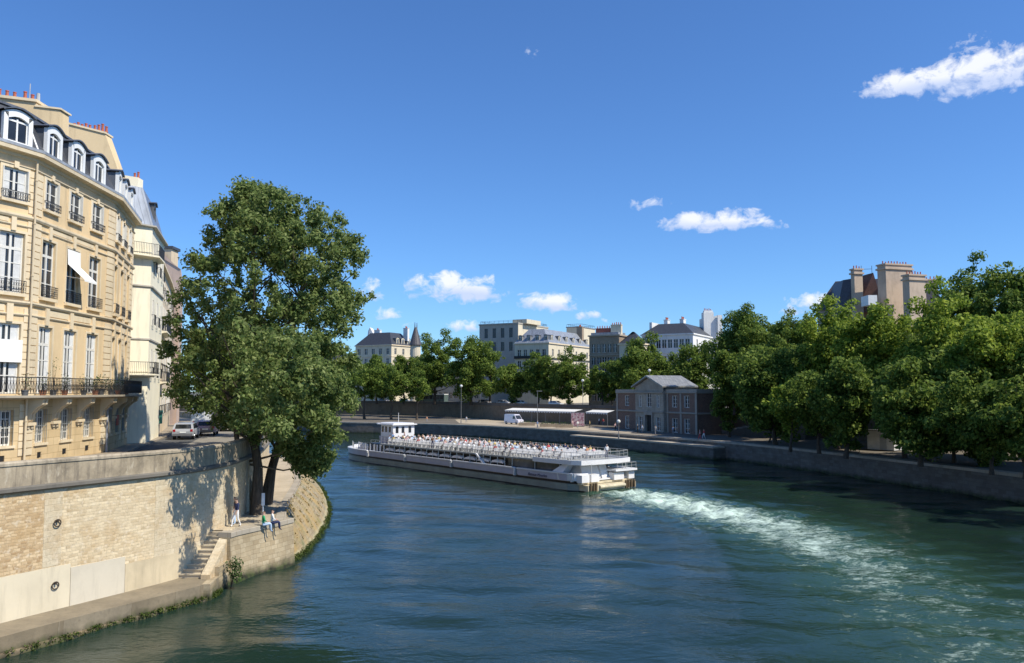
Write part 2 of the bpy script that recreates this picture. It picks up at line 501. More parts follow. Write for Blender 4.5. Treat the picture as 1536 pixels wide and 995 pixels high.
# low quay platform of the island (z = 3)
LIPQ = [(-17.25, 48.9), (-16.2, 50.9), (-15.4, 52.6), (-14.75, 54.4), (-16.6, 59.5), (-18.6, 69.5), (-20.65, 79.5), (-26.3, 97.4), (-29.5, 104.2), (-42, 124), (-66, 152), (-120, 190), (-300, 266)]
g = MB()
back = [(-20.5, 49.4)] + [(x-1.0, y) for x, y in WALL[8:]]
g.prism(side_pts(smooth_line(LIPQ, 2), -0.2) + [(-301, 262)] + back[::-1], -3, 3.0)
struct(g.build('quay_path', ground_mat('gravel_path', (0.36, 0.3, 0.21), (0.5, 0.42, 0.3), 0.5)))

# river: one sheet, finely divided in view, with a churned wake modelled in the mesh
WP = [(12.0, 94.5), (15.2, 88), (18.5, 80), (21.3, 73), (23.0, 66), (23.4, 58), (23.0, 50), (22.3, 42), (21.8, 35), (21.5, 27), (21.5, 12)]
def polyline_param(X, Y, P):
    best = np.full(X.shape, 1e9); T = np.zeros(X.shape); SGN = np.zeros(X.shape); acc = 0
    for (x0, y0), (x1, y1) in zip(P[:-1], P[1:]):
        dx, dy = x1-x0, y1-y0; Lg = math.hypot(dx, dy)
        t = np.clip(((X-x0)*dx+(Y-y0)*dy)/Lg**2, 0, 1)
        d = np.hypot(X-(x0+t*dx), Y-(y0+t*dy))
        s = np.sign((X-x0)*dy-(Y-y0)*dx)
        m = d < best
        best = np.where(m, d, best); T = np.where(m, acc+t*Lg, T); SGN = np.where(m, s, SGN); acc += Lg
    return best, T, SGN
xs = np.concatenate([[-400, -200, -110], np.arange(-80, 100, 0.5), [120, 200, 400]])
ys = np.concatenate([[-300, -120, -40, 0], np.arange(14, 160, 0.5), np.arange(160, 260, 2.0), [300, 420]])
X, Y = np.meshgrid(xs, ys); nx, ny = len(xs), len(ys)
rs = np.random.RandomState(5)
Z = np.zeros_like(X)
for k in range(26):                       # gentle swell
    lam = rs.uniform(1.8, 7.0); ang = rs.normal(1.45, 0.5); ph = rs.uniform(0, 6.28)
    Z += 0.0065*lam**0.9*0.55*np.sin((X*math.cos(ang)+Y*math.sin(ang))*2*math.pi/lam+ph)
d, T, SG = polyline_param(X, Y, WP)
wid = 4.2+T*0.06
core = np.exp(-(d/wid)**2)*np.clip(T/1.5, 0, 1)
turb = np.zeros_like(X)
for k in range(40):
    lam = rs.uniform(1.1, 3.6); ang = rs.uniform(0, 3.14); ph = rs.uniform(0, 6.28)
    turb += np.sin((X*math.cos(ang)+Y*math.sin(ang))*2*math.pi/lam+ph)*lam*0.012
Z += core*turb*(0.5+1.7*np.exp(-(T/26.0)**2))
# divergent stern waves on both sides of the wake
for off, amp in ((7.5, 0.16), (10.5, 0.13), (13.5, 0.08)):
    for sg in (1, -1):
        c_ = off*(0.55+T/70.0)
        Z += np.where(SG == sg, 1, 0)*amp*np.exp(-((d-c_)/0.75)**2)*np.exp(-T/70)*np.clip(T/4, 0, 1)
rip = np.exp(-((X+2)/7.5)**2)*np.exp(-((Y-78)/12)**2)
Z += rip*0.07*np.sin((Y*0.93+X*0.35)*2*math.pi/4.2)
fade = np.where((X > -79) & (X < 99) & (Y > 14) & (Y < 159), 1, 0)
Z *= fade
foam = core*(0.33+0.70*np.exp(-(T/42.0)**2))+0.16*np.exp(-(d/(wid*2.2))**2)*np.clip(T/15, 0, 1)*np.exp(-T/60)
foam = np.clip(foam, 0, 1)*fade
verts = np.stack([X.ravel(), Y.ravel(), Z.ravel()], 1)
idx = np.arange(nx*ny).reshape(ny, nx)
faces = np.stack([idx[:-1, :-1].ravel(), idx[:-1, 1:].ravel(), idx[1:, 1:].ravel(), idx[1:, :-1].ravel()], 1)
def np_mesh(name, verts, faces, mats, smooth=False):
    me = bpy.data.meshes.new(name); nf, k = faces.shape
    me.vertices.add(len(verts)); me.vertices.foreach_set('co', verts.astype(np.float32).ravel())
    me.loops.add(nf*k); me.loops.foreach_set('vertex_index', faces.astype(np.int32).ravel())
    me.polygons.add(nf); me.polygons.foreach_set('loop_start', np.arange(0, nf*k, k, dtype=np.int32))
    me.polygons.foreach_set('loop_total', np.full(nf, k, dtype=np.int32))
    if smooth: me.polygons.foreach_set('use_smooth', np.ones(nf, dtype=bool))
    for m in (mats if isinstance(mats, (list, tuple)) else [mats]): me.materials.append(m)
    me.update(calc_edges=True); return me
def water_mat():
    t = NT('river_water'); co = t.co()
    at = t.new('ShaderNodeAttribute', attribute_name='foam').outputs['Fac']
    fn = t.noise(t.mapping(co, (0.5, 1.0, 1), rot=(0, 0, R(20))), 1.5, 8, 0.72, 0.6)
    fn2 = t.noise(co, 0.35, 3, 0.5); fn = t.math('ADD', t.math('MULTIPLY', fn, .62), t.math('MULTIPLY', t.noise(t.mapping(co, (.6, 1.3, 1)), 5.0, 5, .7), .42))
    f = t.math('ADD', t.math('MULTIPLY', at, 0.95), t.math('MULTIPLY', t.math('SUBTRACT', fn, 0.68), 2.4))
    f = t.math('ADD', f, t.math('MULTIPLY', t.math('SUBTRACT', fn2, 0.5), 0.7))
    f = t.math('MULTIPLY', f, t.math('GREATER_THAN', at, 0.02))
    fm = t.ramp(f, [(0.14, (0, 0, 0)), (0.42, (.45, .45, .45)), (0.7, (1, 1, 1))])
    deep = t.ramp(t.noise(co, 0.06, 3), [(0.3, (0.010, 0.024, 0.017)), (0.7, (0.015, 0.034, 0.024))])
    aer = t.ramp(at, [(0.05, (0, 0, 0)), (0.7, (1, 1, 1))])
    c = t.mix(deep, (0.035, 0.085, 0.055), t.math('MULTIPLY', aer, 0.85))
    c = t.mix(c, (0.54, 0.67, 0.58), fm)
    t.base(c)
    rg = t.new('ShaderNodeMapRange'); t.l.new(fm, rg.inputs[0]); rg.inputs[3].default_value = 0.045; rg.inputs[4].default_value = 0.6
    t.l.new(rg.outputs[0], t.b.inputs['Roughness']); t.b.inputs['IOR'].default_value = 1.33
    m1 = t.mapping(co, (0.55, 1.0, 1), rot=(0, 0, R(8)))
    w1 = t.noise(m1, 0.9, 3, 0.55, 0.4); w2 = t.noise(m1, 3.2, 4, 0.6); w3 = t.noise(m1, 0.16, 2, 0.5)
    h = t.math('ADD', t.math('MULTIPLY', w1, 1.0), t.math('MULTIPLY', w2, 0.40))
    calm = t.ramp(w3, [(0.3, (0.45, 0.45, 0.45)), (0.7, (1.1, 1.1, 1.1))])
    h = t.math('MULTIPLY', h, calm)
    h = t.math('ADD', h, t.math('MULTIPLY', fm, 0.3))
    t.bump(h, 1.0, 0.12)
    return t.mat
WATER = water_mat()
me = np_mesh('river_water', verts, faces, WATER, True)
a = me.attributes.new('foam', 'FLOAT', 'POINT'); a.data.foreach_set('value', foam.ravel().astype(np.float32))
struct(link('river_water', me))

# right bank: quay lip, lower quay, upper street
LIP = [(-320, 330), (-120, 262), (-80, 240), (-49.6, 223.5), (-30.5, 216.5), (-11.6, 204.5), (1, 191), (12.05, 176.5), (29.1, 150.5), (40.2, 127.2), (46.9, 104.0), (52.3, 83.3), (56, 60), (58, 30), (57, -60)]
LIP = LIP[::-1]
HW = [(-330, 400), (-120, 332), (-50.6, 294), (-30, 277), (-15.7, 262), (-4.3, 238), (6, 224), (16, 211), (27, 199), (38, 181), (46, 165), (56, 148), (66, 130), (73, 110), (78, 85), (81, 50), (82, -60)]
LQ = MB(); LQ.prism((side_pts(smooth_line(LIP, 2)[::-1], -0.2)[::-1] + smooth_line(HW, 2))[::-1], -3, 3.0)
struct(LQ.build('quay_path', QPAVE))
g = MB(); g.prism([(82, -60), (6000, -60), (6000, 6000), (-6000, 6000), (-6000, 700)] + side_pts(smooth_line(HW, 2), -0.2)[:-1], -3, 7.3)
struct(g.build('street_ground', ground_mat('upper_street', (0.1, 0.095, 0.085), (0.16, 0.15, 0.13), 0.3)))
# ------------------------------------------------------------------ walls that follow a line
def dense(line, step=1.5):
    out = [line[0]]
    for a, b in zip(line[:-1], line[1:]):
        n = max(1, int(math.dist(a, b)/step))
        for k in range(1, n+1): out.append(lerp(a, b, k/n))
    return out
def band(g, line, prof, mi=0, s0=0.0):
    """sweep a closed profile [(out, z)...] along a line; 'out' is to the right of travel"""
    rows = [side_pts(line, o) for o, z in prof]; s = s0; n = len(line); k = len(prof)
    acc = [0.0]
    for o, z in [(0, 0)]: pass
    per = [0.0]
    for j in range(k):
        a, b = prof[j], prof[(j+1) % k]; per.append(per[-1]+math.dist(a, b))
    for i in range(n-1):
        ds = math.dist(line[i], line[i+1])
        for j in range(k):
            j2 = (j+1) % k
            z0, z1 = prof[j][1], prof[j2][1]
            vertical = abs(z1-z0) > abs(prof[j][0]-prof[j2][0])
            v0, v1 = (z0, z1) if vertical else (prof[j][0], prof[j2][0])
            g.face([(*rows[j][i], z0), (*rows[j][i+1], z0), (*rows[j2][i+1], z1), (*rows[j2][i], z1)], mi,
                   [(s, v0), (s+ds, v0), (s+ds, v1), (s, v1)])
        s += ds
    g.face([(*rows[j][0], prof[j][1]) for j in range(k)], mi)
    g.face([(*rows[j][-1], prof[j][1]) for j in reversed(range(k))], mi)
    return s
def sub_line(line, a, b):
    """part of a line between arc lengths a and b"""
    out = []; s = 0
    for p, q in zip(line[:-1], line[1:]):
        Lg = math.dist(p, q)
        if s+Lg >= a and s <= b:
            t0 = max(0, (a-s)/Lg); t1 = min(1, (b-s)/Lg)
            if not out: out.append(lerp(p, q, t0))
            out.append(lerp(p, q, t1))
        s += Lg
    return out

# --- island embankment wall
@mat
def stained(name, col=(0.40, 0.33, 0.23)):
    t = NT(name); co = t.co()
    c = t.ramp(t.noise(co, 0.8, 6, 0.7), [(0.3, tuple(x*0.45 for x in col)), (0.5, tuple(x*.85 for x in col)), (0.72, tuple(x*1.15 for x in col))])
    st = t.noise(t.mapping(co, (2.6, 2.6, 0.3)), 1.3, 5, 0.7)
    c = t.mix(c, (0.12, 0.10, 0.08), t.ramp(st, [(0.48, (0, 0, 0)), (0.72, (0.75, 0.75, 0.75))]))
    c = t.mix(c, (0.62, 0.55, 0.42), t.ramp(t.noise(t.mapping(co, (1.5, 1.5, 0.6), loc=(4, 4, 4)), 0.9, 4, 0.7), [(0.58, (0, 0, 0)), (0.7, (0.6, 0.6, 0.6))]))
    f = t.noise(co, 9, 4, .7); t.base(c); t.rough(.92); t.bump(f, .4, .03); return t.mat
wl = smooth_line(WALL, 2)
SL = [0]
for p, q in zip(wl[:-1], wl[1:]): SL.append(SL[-1]+math.dist(p, q))
def s_at_y(y):
    for i in range(len(wl)-1):
        if wl[i][1] <= y <= wl[i+1][1]:
            t = (y-wl[i][1])/(wl[i+1][1]-wl[i][1]); return SL[i]+t*(SL[i+1]-SL[i])
    return 0
RUB = rubble('rubble_masonry', bw=.34, bh=.15); ASHLAR = rubble('worn_ashlar', (0.62, 0.53, 0.37), (0.5, 0.41, 0.27), .6, .3, (0.55, 0.46, 0.31))
root = empty('embankment_wall', (-23.75, 37.4, 0), 'tall yellow-grey masonry embankment wall below the cream houses', 'embankment wall')
g = MB(); band(g, wl, [(0.0, -2.5), (0.12, -2.5), (0.02, 6.7), (-0.35, 6.7), (-0.35, -2.5)][::-1] if False else [(0.14, -2.5), (0.02, 6.75), (-0.4, 6.75), (-0.4, -2.5)])
g.build('wall', RUB, root)
g = MB(); band(g, wl, [(0.10, 6.72), (0.24, 6.80), (0.24, 6.95), (0.10, 7.02), (-0.3, 7.02), (-0.3, 6.72)])
g.build('string_course', render_stone('string_stone', (0.17, 0.155, 0.13), 0, 0, 0.3, 0.3), root)
PAR = stained('parapet_stone')
g = MB(); band(g, wl, [(0.07, 7.02), (0.07, 8.0), (-0.38, 8.0), (-0.38, 7.02)])
g.build('parapet', PAR, root)
g = MB(); band(g, wl, [(0.12, 8.0), (0.12, 8.12), (0.02, 8.2), (-0.36, 8.2), (-0.44, 8.12), (-0.44, 8.0)])
g.build('coping', stained('coping_stone', (0.40, 0.34, 0.25)), root)
# smooth render panels low on the wall, and dressed stone piers between the rubble fields
def panel(y0, y1, z0, z1, m, name, t=0.03):
    g = MB(); ln = sub_line(wl, s_at_y(y0), s_at_y(y1))
    k0 = 0.14-(0.12)*(z0+2.5)/9.25; k1 = 0.14-(0.12)*(z1+2.5)/9.25
    band(g, ln, [(k0+t, z0), (k1+t, z1), (k1-0.05, z1), (k0-0.05, z0)])
    g.build(name, m, root)
REN = render_stone('pale_cement_render', (0.66, 0.58, 0.42), 0, 0, 0.14, 0.12)
panel(22.0, 40.6, 0.5, 2.95, REN, 'render_panel')
panel(40.62, 43.3, 0.5, 2.75, render_stone('grey_cement_render', (0.60, 0.54, 0.42), 0, 0, 0.2, 0.12), 'render_panel')
panel(39.35, 40.15, 3.0, 6.7, ASHLAR, 'stone_pier', 0.014)
panel(44.9, 52.3, 0.5, 6.7, ASHLAR, 'stone_pier', 0.012)
panel(43.32, 49.3, 0.5, 2.35, render_stone('rough_cement', (0.60, 0.50, 0.33), 0, 0, 0.3, 0.3), 'render_panel', 0.026)
panel(52.4, 53.3, 3.05, 6.7, ASHLAR, 'stone_pier', 0.014)
panel(56.4, 57.4, 3.05, 6.7, ASHLAR, 'stone_pier', 0.014)
def wall_point(y, z, out=0.0):
    for i in range(len(wl)-1):
        if wl[i][1] <= y <= wl[i+1][1]:
            t = (y-wl[i][1])/(wl[i+1][1]-wl[i][1]); p = Vector(lerp(wl[i], wl[i+1], t))
            d_ = (Vector(wl[i+1])-Vector(wl[i])).normalized(); n_ = Vector((d_.y, -d_.x)); p += n_*(0.14-0.12*(z+2.5)/9.25+out)
            return Vector((p.x, p.y, z)), Vector((n_.x, n_.y, 0)), Vector((d_.x, d_.y, 0))
panel(20.0, 39.33, 2.97, 6.7, rubble('rusty_rubble', (0.66, 0.50, 0.30), (0.36, 0.23, 0.11), .30, .14, (0.50, 0.36, 0.20)), 'rubble_field', 0.008)
for y, z in ((39.9, 5.15), (39.9, 2.15)):
    p, n_, d_ = wall_point(y, z, 0.045)
    g = MB(); m = 14
    for k in range(m):                       # weathered stone boss and hanging iron ring
        a0, a1 = 2*math.pi*k/m, 2*math.pi*(k+1)/m
        P0 = p+d_*0.17*math.cos(a0)+Vector((0, 0, 0.17*math.sin(a0)-0.1))+n_*0.06
        P1 = p+d_*0.17*math.cos(a1)+Vector((0, 0, 0.17*math.sin(a1)-0.1))+n_*0.06
        g.tube(P0, P1, 0.03, n=5)
    g.tube(p-n_*0.02, p+n_*0.12, 0.05, n=8)
    g.build('mooring_ring', plain('rusty_iron', (0.05, 0.035, 0.025), 0.8, 0.3), root)
# ledge (footing) at the water's edge
LEDGE_OUT = [(-40, -60), (-32, 0), (-27.7, 18), (-24.3, 30.2), (-22.35, 35.2), (-20.05, 39.5), (-18.25, 42.6), (-16.85, 45.0), (-16.75, 46.6)]
lo = smooth_line(LEDGE_OUT, 2)
g = MB(); back2 = [(x-0.5, y) for x, y in wl if y < 47.5]
g.prism(lo + [(-17.2, 47.4), (-19.0, 47.4)] + back2[::-1][1:], -2.5, 0.88, 0)
LST = mossy_stone('footing_stone', (0.30, 0.25, 0.17), 0.05, 0.5, 3.1, 3.5)
g.build('footing_ledge', LST, root)
g = MB(); band(g, lo, [(0.28, -2.5), (0.2, 0.16), (-0.1, 0.2), (-0.1, -2.5)])
g.build('footing_plinth', mossy_stone('plinth_stone', (0.36, 0.28, 0.18), -0.1, 0.36, 2.3, 1.5), root)

# --- stone stairs down to the ledge
root = empty('stone_stairs', (-18.4, 48.3, 0.9), 'flight of worn stone steps from the low quay down to the ledge', 'stairs')
STEP = render_stone('worn_step_stone', (0.52, 0.44, 0.31), 0, 0, 0.3, 0.3)
NS = 10; ya, yb = 46.5, 49.6
g = MB()
for k in range(NS):
    y0 = ya+(yb-ya)*k/NS; z1 = 0.88+(3.0-0.88)*(k+1)/NS
    g.box(-19.15+0.02*k, -17.62, y0, yb+0.2, z1-0.215, z1, 0)
    g.box(-19.13+0.02*k, -17.64, y0-0.045, y0+0.1, z1-0.05, z1+0.012, 0)
g.build('steps', STEP, root)
g = MB()
sx0, sx1 = -17.62, -17.1
pts = [(46.2, 0.5), (46.2, 1.12), (49.75, 3.16), (50.1, 3.16), (50.1, 0.5)]
for a_, b_ in zip(pts, pts[1:]+pts[:1]):
    g.face([(sx0, *a_), (sx0, *b_), (sx1, *b_), (sx1, *a_)])
g.face([(sx0, *p) for p in pts]); g.face([(sx1, *p) for p in reversed(pts)])
g.build('stringer', ASHLAR, root)
# --- bastion front of the low quay
FR = smooth_line([(-16.75, 45.0), (-17.0, 47.2), (-17.02, 49.0), (-16.2, 50.9), (-15.35, 52.7), (-14.72, 54.45)], 2)
root = empty('quay_bastion', (-15.4, 52.6, 0), 'rounded block-built stone bastion where two people sit on the edge', 'bastion')
BAS = mossy_stone('bastion_stone', (0.56, 0.46, 0.30), 0.15, 0.75, 0.55, 0.28)
g = MB(); fr2 = [p for p in FR if p[1] > 48.6]
band(g, fr2, [(0.62, -2.5), (0.22, 0.35), (0.06, 2.74), (-0.6, 2.74), (-0.6, -2.5)])
band(g, [p for p in FR if p[1] < 49.2], [(0.3, -2.5), (0.12, 0.9), (-0.35, 0.9), (-0.35, -2.5)])
g.build('wall', BAS, root)
g = MB(); band(g, fr2, [(0.12, 2.74), (0.12, 3.0), (0.1, 3.03), (-0.75, 3.03), (-0.75, 2.74)])
g.build('coping', render_stone('quay_coping', (0.42, 0.37, 0.29), 1.2, 5, 0.3, 0.3), root)
# side cheek between ledge and platform
g = MB(); g.prism([(-17.55, 46.9), (-16.85, 46.9), (-17.0, 49.4), (-17.5, 49.6)], -2, 1.4); g.build('cheek_block', BAS, root)

# --- sloping revetment with dry grass, bulging into the river
TOPL = [(-15.05, 53.5), (-16.6, 59.5), (-18.6, 69.5), (-20.65, 79.5), (-26.3, 97.4), (-29.5, 104.2), (-42, 124), (-66, 152), (-120, 190), (-300, 266)]
WLL = [(-14.85, 54.0), (-14.6, 59.0), (-16.0, 70.5), (-18.0, 80.5), (-23.6, 99.5), (-27.3, 108), (-40.5, 127), (-64, 156), (-118, 194), (-298, 271)]
tl, wlw = smooth_line(TOPL, 2), smooth_line(WLL, 2)
g = MB(); s = 0
for i in range(len(tl)-1):
    ds = math.dist(tl[i], tl[i+1])
    def pt(i, k):
        a_, b_ = Vector((*tl[i], 3.01)), Vector((*wlw[i], 0.0)); d_ = b_-a_
        p_ = a_+d_*k; return (p_.x, p_.y, p_.z+0.25*math.sin(math.pi*min(k, 1)) if k <= 1 else p_.z)
    for k in range(8):
        k0, k1 = k*0.2, (k+1)*0.2
        Lz = 5.0
        g.face([pt(i, k0), pt(i, k1), pt(i+1, k1), pt(i+1, k0)], 0, [(s, -k0*Lz), (s, -k1*Lz), (s+ds, -k1*Lz), (s+ds, -k0*Lz)])
    s += ds
def revet_mat():
    t = NT('revetment_stone'); uv = t.co('UV'); co = t.co()
    f = t.noise(co, 4, 5, 0.7)
    b = t.new('ShaderNodeTexBrick'); t.l.new(uv, b.inputs['Vector']); b.inputs['Scale'].default_value = 1
    b.inputs['Brick Width'].default_value = 0.6; b.inputs['Row Height'].default_value = 0.35; b.inputs['Mortar Size'].default_value = 0.02
    b.inputs['Color1'].default_value = (0.36, 0.30, 0.20, 1); b.inputs['Color2'].default_value = (0.27, 0.22, 0.15, 1); b.inputs['Mortar'].default_value = (0.17, 0.15, 0.09, 1)
    c = t.mix(b.outputs['Color'], (0.40, 0.27, 0.10), t.ramp(t.noise(co, 0.5, 5, 0.7), [(0.4, (0, 0, 0)), (0.62, (0.85, 0.85, 0.85))]))
    c = t.mix(c, (0.13, 0.15, 0.045), t.ramp(t.noise(t.mapping(co, loc=(5, 5, 5)), 0.8, 5, 0.7), [(0.52, (0, 0, 0)), (0.7, (0.8, 0.8, 0.8))]))
    sx = t.new('ShaderNodeSeparateXYZ'); t.l.new(co, sx.inputs[0])
    z = t.math('ADD', sx.outputs['Z'], t.math('MULTIPLY', t.noise(co, 1.2, 4), 0.6))
    c = t.mix(c, (0.46, 0.42, 0.24), t.ramp(z, [(0.55, (0, 0, 0)), (0.6, (0.8, 0.8, 0.8)), (0.8, (0, 0, 0))]))
    c = t.mix(c, (0.05, 0.075, 0.016), t.ramp(z, [(0.35, (1, 1, 1)), (0.62, (0, 0, 0))]))
    t.base(c); t.rough(0.95); t.bump(f, 0.6, 0.06); return t.mat
root = g.build('sloped_revetment', revet_mat()); tag(root, 'sloping stone river bank overgrown with dry yellow grass beyond the bastion', 'revetment')
g = MB(); band(g, tl, [(0.1, 2.9), (0.1, 3.06), (-0.55, 3.06), (-0.55, 2.9)])
g.build('kerb', render_stone('quay_coping', (0.42, 0.37, 0.29), 1.2, 5, 0.3, 0.3), root)

# --- right bank walls
wr = smooth_line(LIP, 2)          # runs away from the camera; the river is on its left
wr = wr[::-1]                      # so travel towards the camera: river on the right
QW = mossy_stone('quay_wall_stone', (0.20, 0.18, 0.15), 0.1, 0.6, 1.0, 0.4)
root = empty('quay_wall', (29, 150, 0), 'long dark stone quay wall on the far side of the river behind the boat', 'quay wall')
g = MB(); band(g, wr, [(0.25, -2.5), (0.06, 2.7), (-0.5, 2.7), (-0.5, -2.5)]); g.build('wall', QW, root)
g = MB(); band(g, wr, [(0.14, 2.7), (0.14, 3.02), (-1.3, 3.02), (-1.3, 2.7)])
g.build('coping', render_stone('far_coping', (0.46, 0.40, 0.31), 1.5, 9, 0.2, 0.2), root)
i0 = min(range(len(wr)), key=lambda i: abs(wr[i][1]-173)); lowl = [p for p in wr[i0:] if p[1] > 131]
root = empty('landing_step', (29, 150, 0), 'low pale stone landing running along the foot of the far quay', 'landing')
g = MB(); band(g, lowl, [(2.7, -2.5), (2.6, 1.95), (0.1, 1.95), (0.1, -2.5)]); g.build('wall', QW, root)
g = MB(); band(g, lowl, [(2.7, 1.95), (2.7, 2.25), (0.15, 2.25), (0.15, 1.95)]); g.build('coping', render_stone('far_coping', (0.46, 0.40, 0.31), 1.5, 9, 0.2, 0.2), root)

hw = smooth_line(HW, 2)
root = empty('retaining_wall', (6, 224, 3), 'high brown retaining wall between the lower quay and the tree-lined street', 'retaining wall')
g = MB(); band(g, hw, [(0.15, 2.5), (0.05, 7.2), (-0.5, 7.2), (-0.5, 2.5)])
g.build('wall', render_stone('retaining_stone', (0.21, 0.165, 0.115), 0.9, 0.4, 0.4, 0.3), root)
g = MB(); band(g, hw, [(0.2, 7.2), (0.2, 7.4), (0.1, 7.4), (0.1, 7.88), (0.16, 7.88), (0.16, 8.0), (-0.5, 8.0), (-0.5, 7.2)])
g.build('parapet', render_stone('parapet_far', (0.15, 0.13, 0.11), 1.2, 0.6, 0.3, 0.3), root)
# sunlit ramp of pale paving on the lower quay
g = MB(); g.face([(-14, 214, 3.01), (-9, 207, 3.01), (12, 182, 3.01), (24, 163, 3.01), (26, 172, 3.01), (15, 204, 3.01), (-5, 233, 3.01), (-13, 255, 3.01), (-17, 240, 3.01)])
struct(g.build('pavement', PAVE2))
# street beyond the parapet on the right bank
off_in = side_pts(hw, -4.0); off_out = side_pts(hw, -17.0)
g = MB()
for i in range(len(hw)-1):
    g.face([(*off_out[i], 7.306), (*off_in[i], 7.306), (*off_in[i+1], 7.306), (*off_out[i+1], 7.306)])
struct(g.build('road', ASPH))
# stairs at the right of the quay house
root = empty('quay_stairs', (45, 158, 3), 'dim stone staircase climbing the wall right of the quay house', 'stairs')
g = MB()
for k in range(16):
    t0 = k/16.; a_ = lerp((42.5, 163.5), (54.0, 142.5), t0); d_ = Vector((11.5, -21.0)).normalized(); n_ = Vector((d_.y, -d_.x))
    p = Vector(a_); q = Vector((54.0, 142.5)); zt = 3+4.3*(k+1)/16
    g.hexa([(p.x, p.y, 3-.2), (p.x+n_.x*3, p.y+n_.y*3, 3-.2), (q.x+n_.x*3, q.y+n_.y*3, 3-.2), (q.x, q.y, 3-.2),
            (p.x, p.y, zt), (p.x+n_.x*3, p.y+n_.y*3, zt), (q.x+n_.x*3, q.y+n_.y*3, zt), (q.x, q.y, zt)][::1])
g.build('steps', render_stone('dark_step', (0.22, 0.2, 0.17), 0, 0, 0.2, 0.2), root)

# ------------------------------------------------------------------ facades
def frame_of(A, B):
    d_ = Vector((B[0]-A[0], B[1]-A[1])); Lg = d_.length; d_.normalize()
    return Lg, d_, Vector((d_.y, -d_.x))
def wall_panel(g, A, B, z0, z1, holes, depth=0.3, mi=0, rev=None):
    """wall from A to B (outward on the right) with rectangular openings (s0, s1, za, zb) and their reveals"""
    rev = mi if rev is None else rev
    Lg, d_, n_ = frame_of(A, B)
    def P(s, z, o=0.0): return (A[0]+d_.x*s-n_.x*o, A[1]+d_.y*s-n_.y*o, z)
    S = sorted(set([0, Lg]+[round(v, 3) for h in holes for v in h[:2]])); Zs = sorted(set([z0, z1]+[round(v, 3) for h in holes for v in h[2:]]))
    for i in range(len(Zs)-1):
        run = None
        for j in range(len(S)-1):
            sm, zm = (S[j]+S[j+1])/2, (Zs[i]+Zs[i+1])/2
            inh = any(h[0] < sm < h[1] and h[2] < zm < h[3] for h in holes)
            if not inh:
                if run is None: run = S[j]
            if (inh or j == len(S)-2) and run is not None:
                e = S[j] if inh else S[j+1]
                g.face([P(run, Zs[i]), P(e, Zs[i]), P(e, Zs[i+1]), P(run, Zs[i+1])], mi,
                       [(run, Zs[i]), (e, Zs[i]), (e, Zs[i+1]), (run, Zs[i+1])])
                run = None
    for s0, s1, za, zb in holes:
        g.face([P(s0, za), P(s0, zb), P(s0, zb, depth), P(s0, za, depth)][::-1], rev)
        g.face([P(s1, za), P(s1, zb), P(s1, zb, depth), P(s1, za, depth)], rev)
        g.face([P(s0, zb), P(s1, zb), P(s1, zb, depth), P(s0, zb, depth)], rev)
        g.face([P(s0, za), P(s1, za), P(s1, za, depth), P(s0, za, depth)][::-1], rev)
CURT = plain('net_curtain', (0.62, 0.62, 0.6), 0.9, 0.12, 3)
WCACHE = {}
def window_mesh(w, h, style):
    """local: x along the wall from 0..w, y inward, z 0..h"""
    key = (round(w, 2), round(h, 2), style)
    if key in WCACHE: return WCACHE[key]
    fm = plain('cream_frame', (0.7, 0.68, 0.62), 0.5, 0.06) if style != 'dark' else plain('dark_frame', (0.1, 0.1, 0.1), 0.5, 0.06)
    g = MB(); t = 0.095 if style != 'far' else 0.06; dep = 0.07
    g.box(0, t, 0, dep, 0, h); g.box(w-t, w, 0, dep, 0, h); g.box(t, w-t, 0, dep, 0, t); g.box(t, w-t, 0, dep, h-t, h)
    if w > 0.8: g.box(w/2-0.07, w/2+0.07, -0.02, dep-0.01, t, h-t)
    rows = {'tall': [0.26, 0.5, 0.74], 'mid': [0.33, 0.66], 'far': [0.62], 'dark': [0.5], 'arch': [0.3, 0.58], 'grid': [0.25, 0.5, 0.75]}[style]
    for k, r in enumerate(rows):
        tt = 0.08 if (style == 'tall' and k == 2) else 0.026
        g.box(t, w-t, 0.004, dep-0.012, h*r-tt, h*r+tt)
    if style == 'grid':
        for q in (0.25, 0.75): g.box(w*q-0.015, w*q+0.015, 0.006, dep-0.02, t, h-t)
    if style in ('arch', 'mid'):       # white reveal lining that reads as the surround
        g.box(-0.02, 0.03, -0.2, 0.0, 0, h); g.box(w-0.03, w+0.02, -0.2, 0.0, 0, h)
    f = g.mesh('window_frame', [fm])
    g = MB(); g.face([(t, 0.045, t), (w-t, 0.045, t), (w-t, 0.045, h-t), (t, 0.045, h-t)])
    p = g.mesh('pane', [GLASS])
    WCACHE[key] = (f, p); return WCACHE[key]
def curtain_mesh(w, h, top):
    g = MB(); m = 12
    for side in (0, 1):
        x0 = 0.07 if side == 0 else w*0.66; x1 = w*0.34 if side == 0 else w-0.07
        for k in range(m):
            a0, a1 = x0+(x1-x0)*k/m, x0+(x1-x0)*(k+1)/m
            y0, y1 = 0.012+0.018*(k % 2), 0.012+0.018*((k+1) % 2)
            g.face([(a0, y0, 0.08), (a1, y1, 0.08), (a1, y1, h-0.08), (a0, y0, h-0.08)])
    return g.mesh('curtain', [CURT])
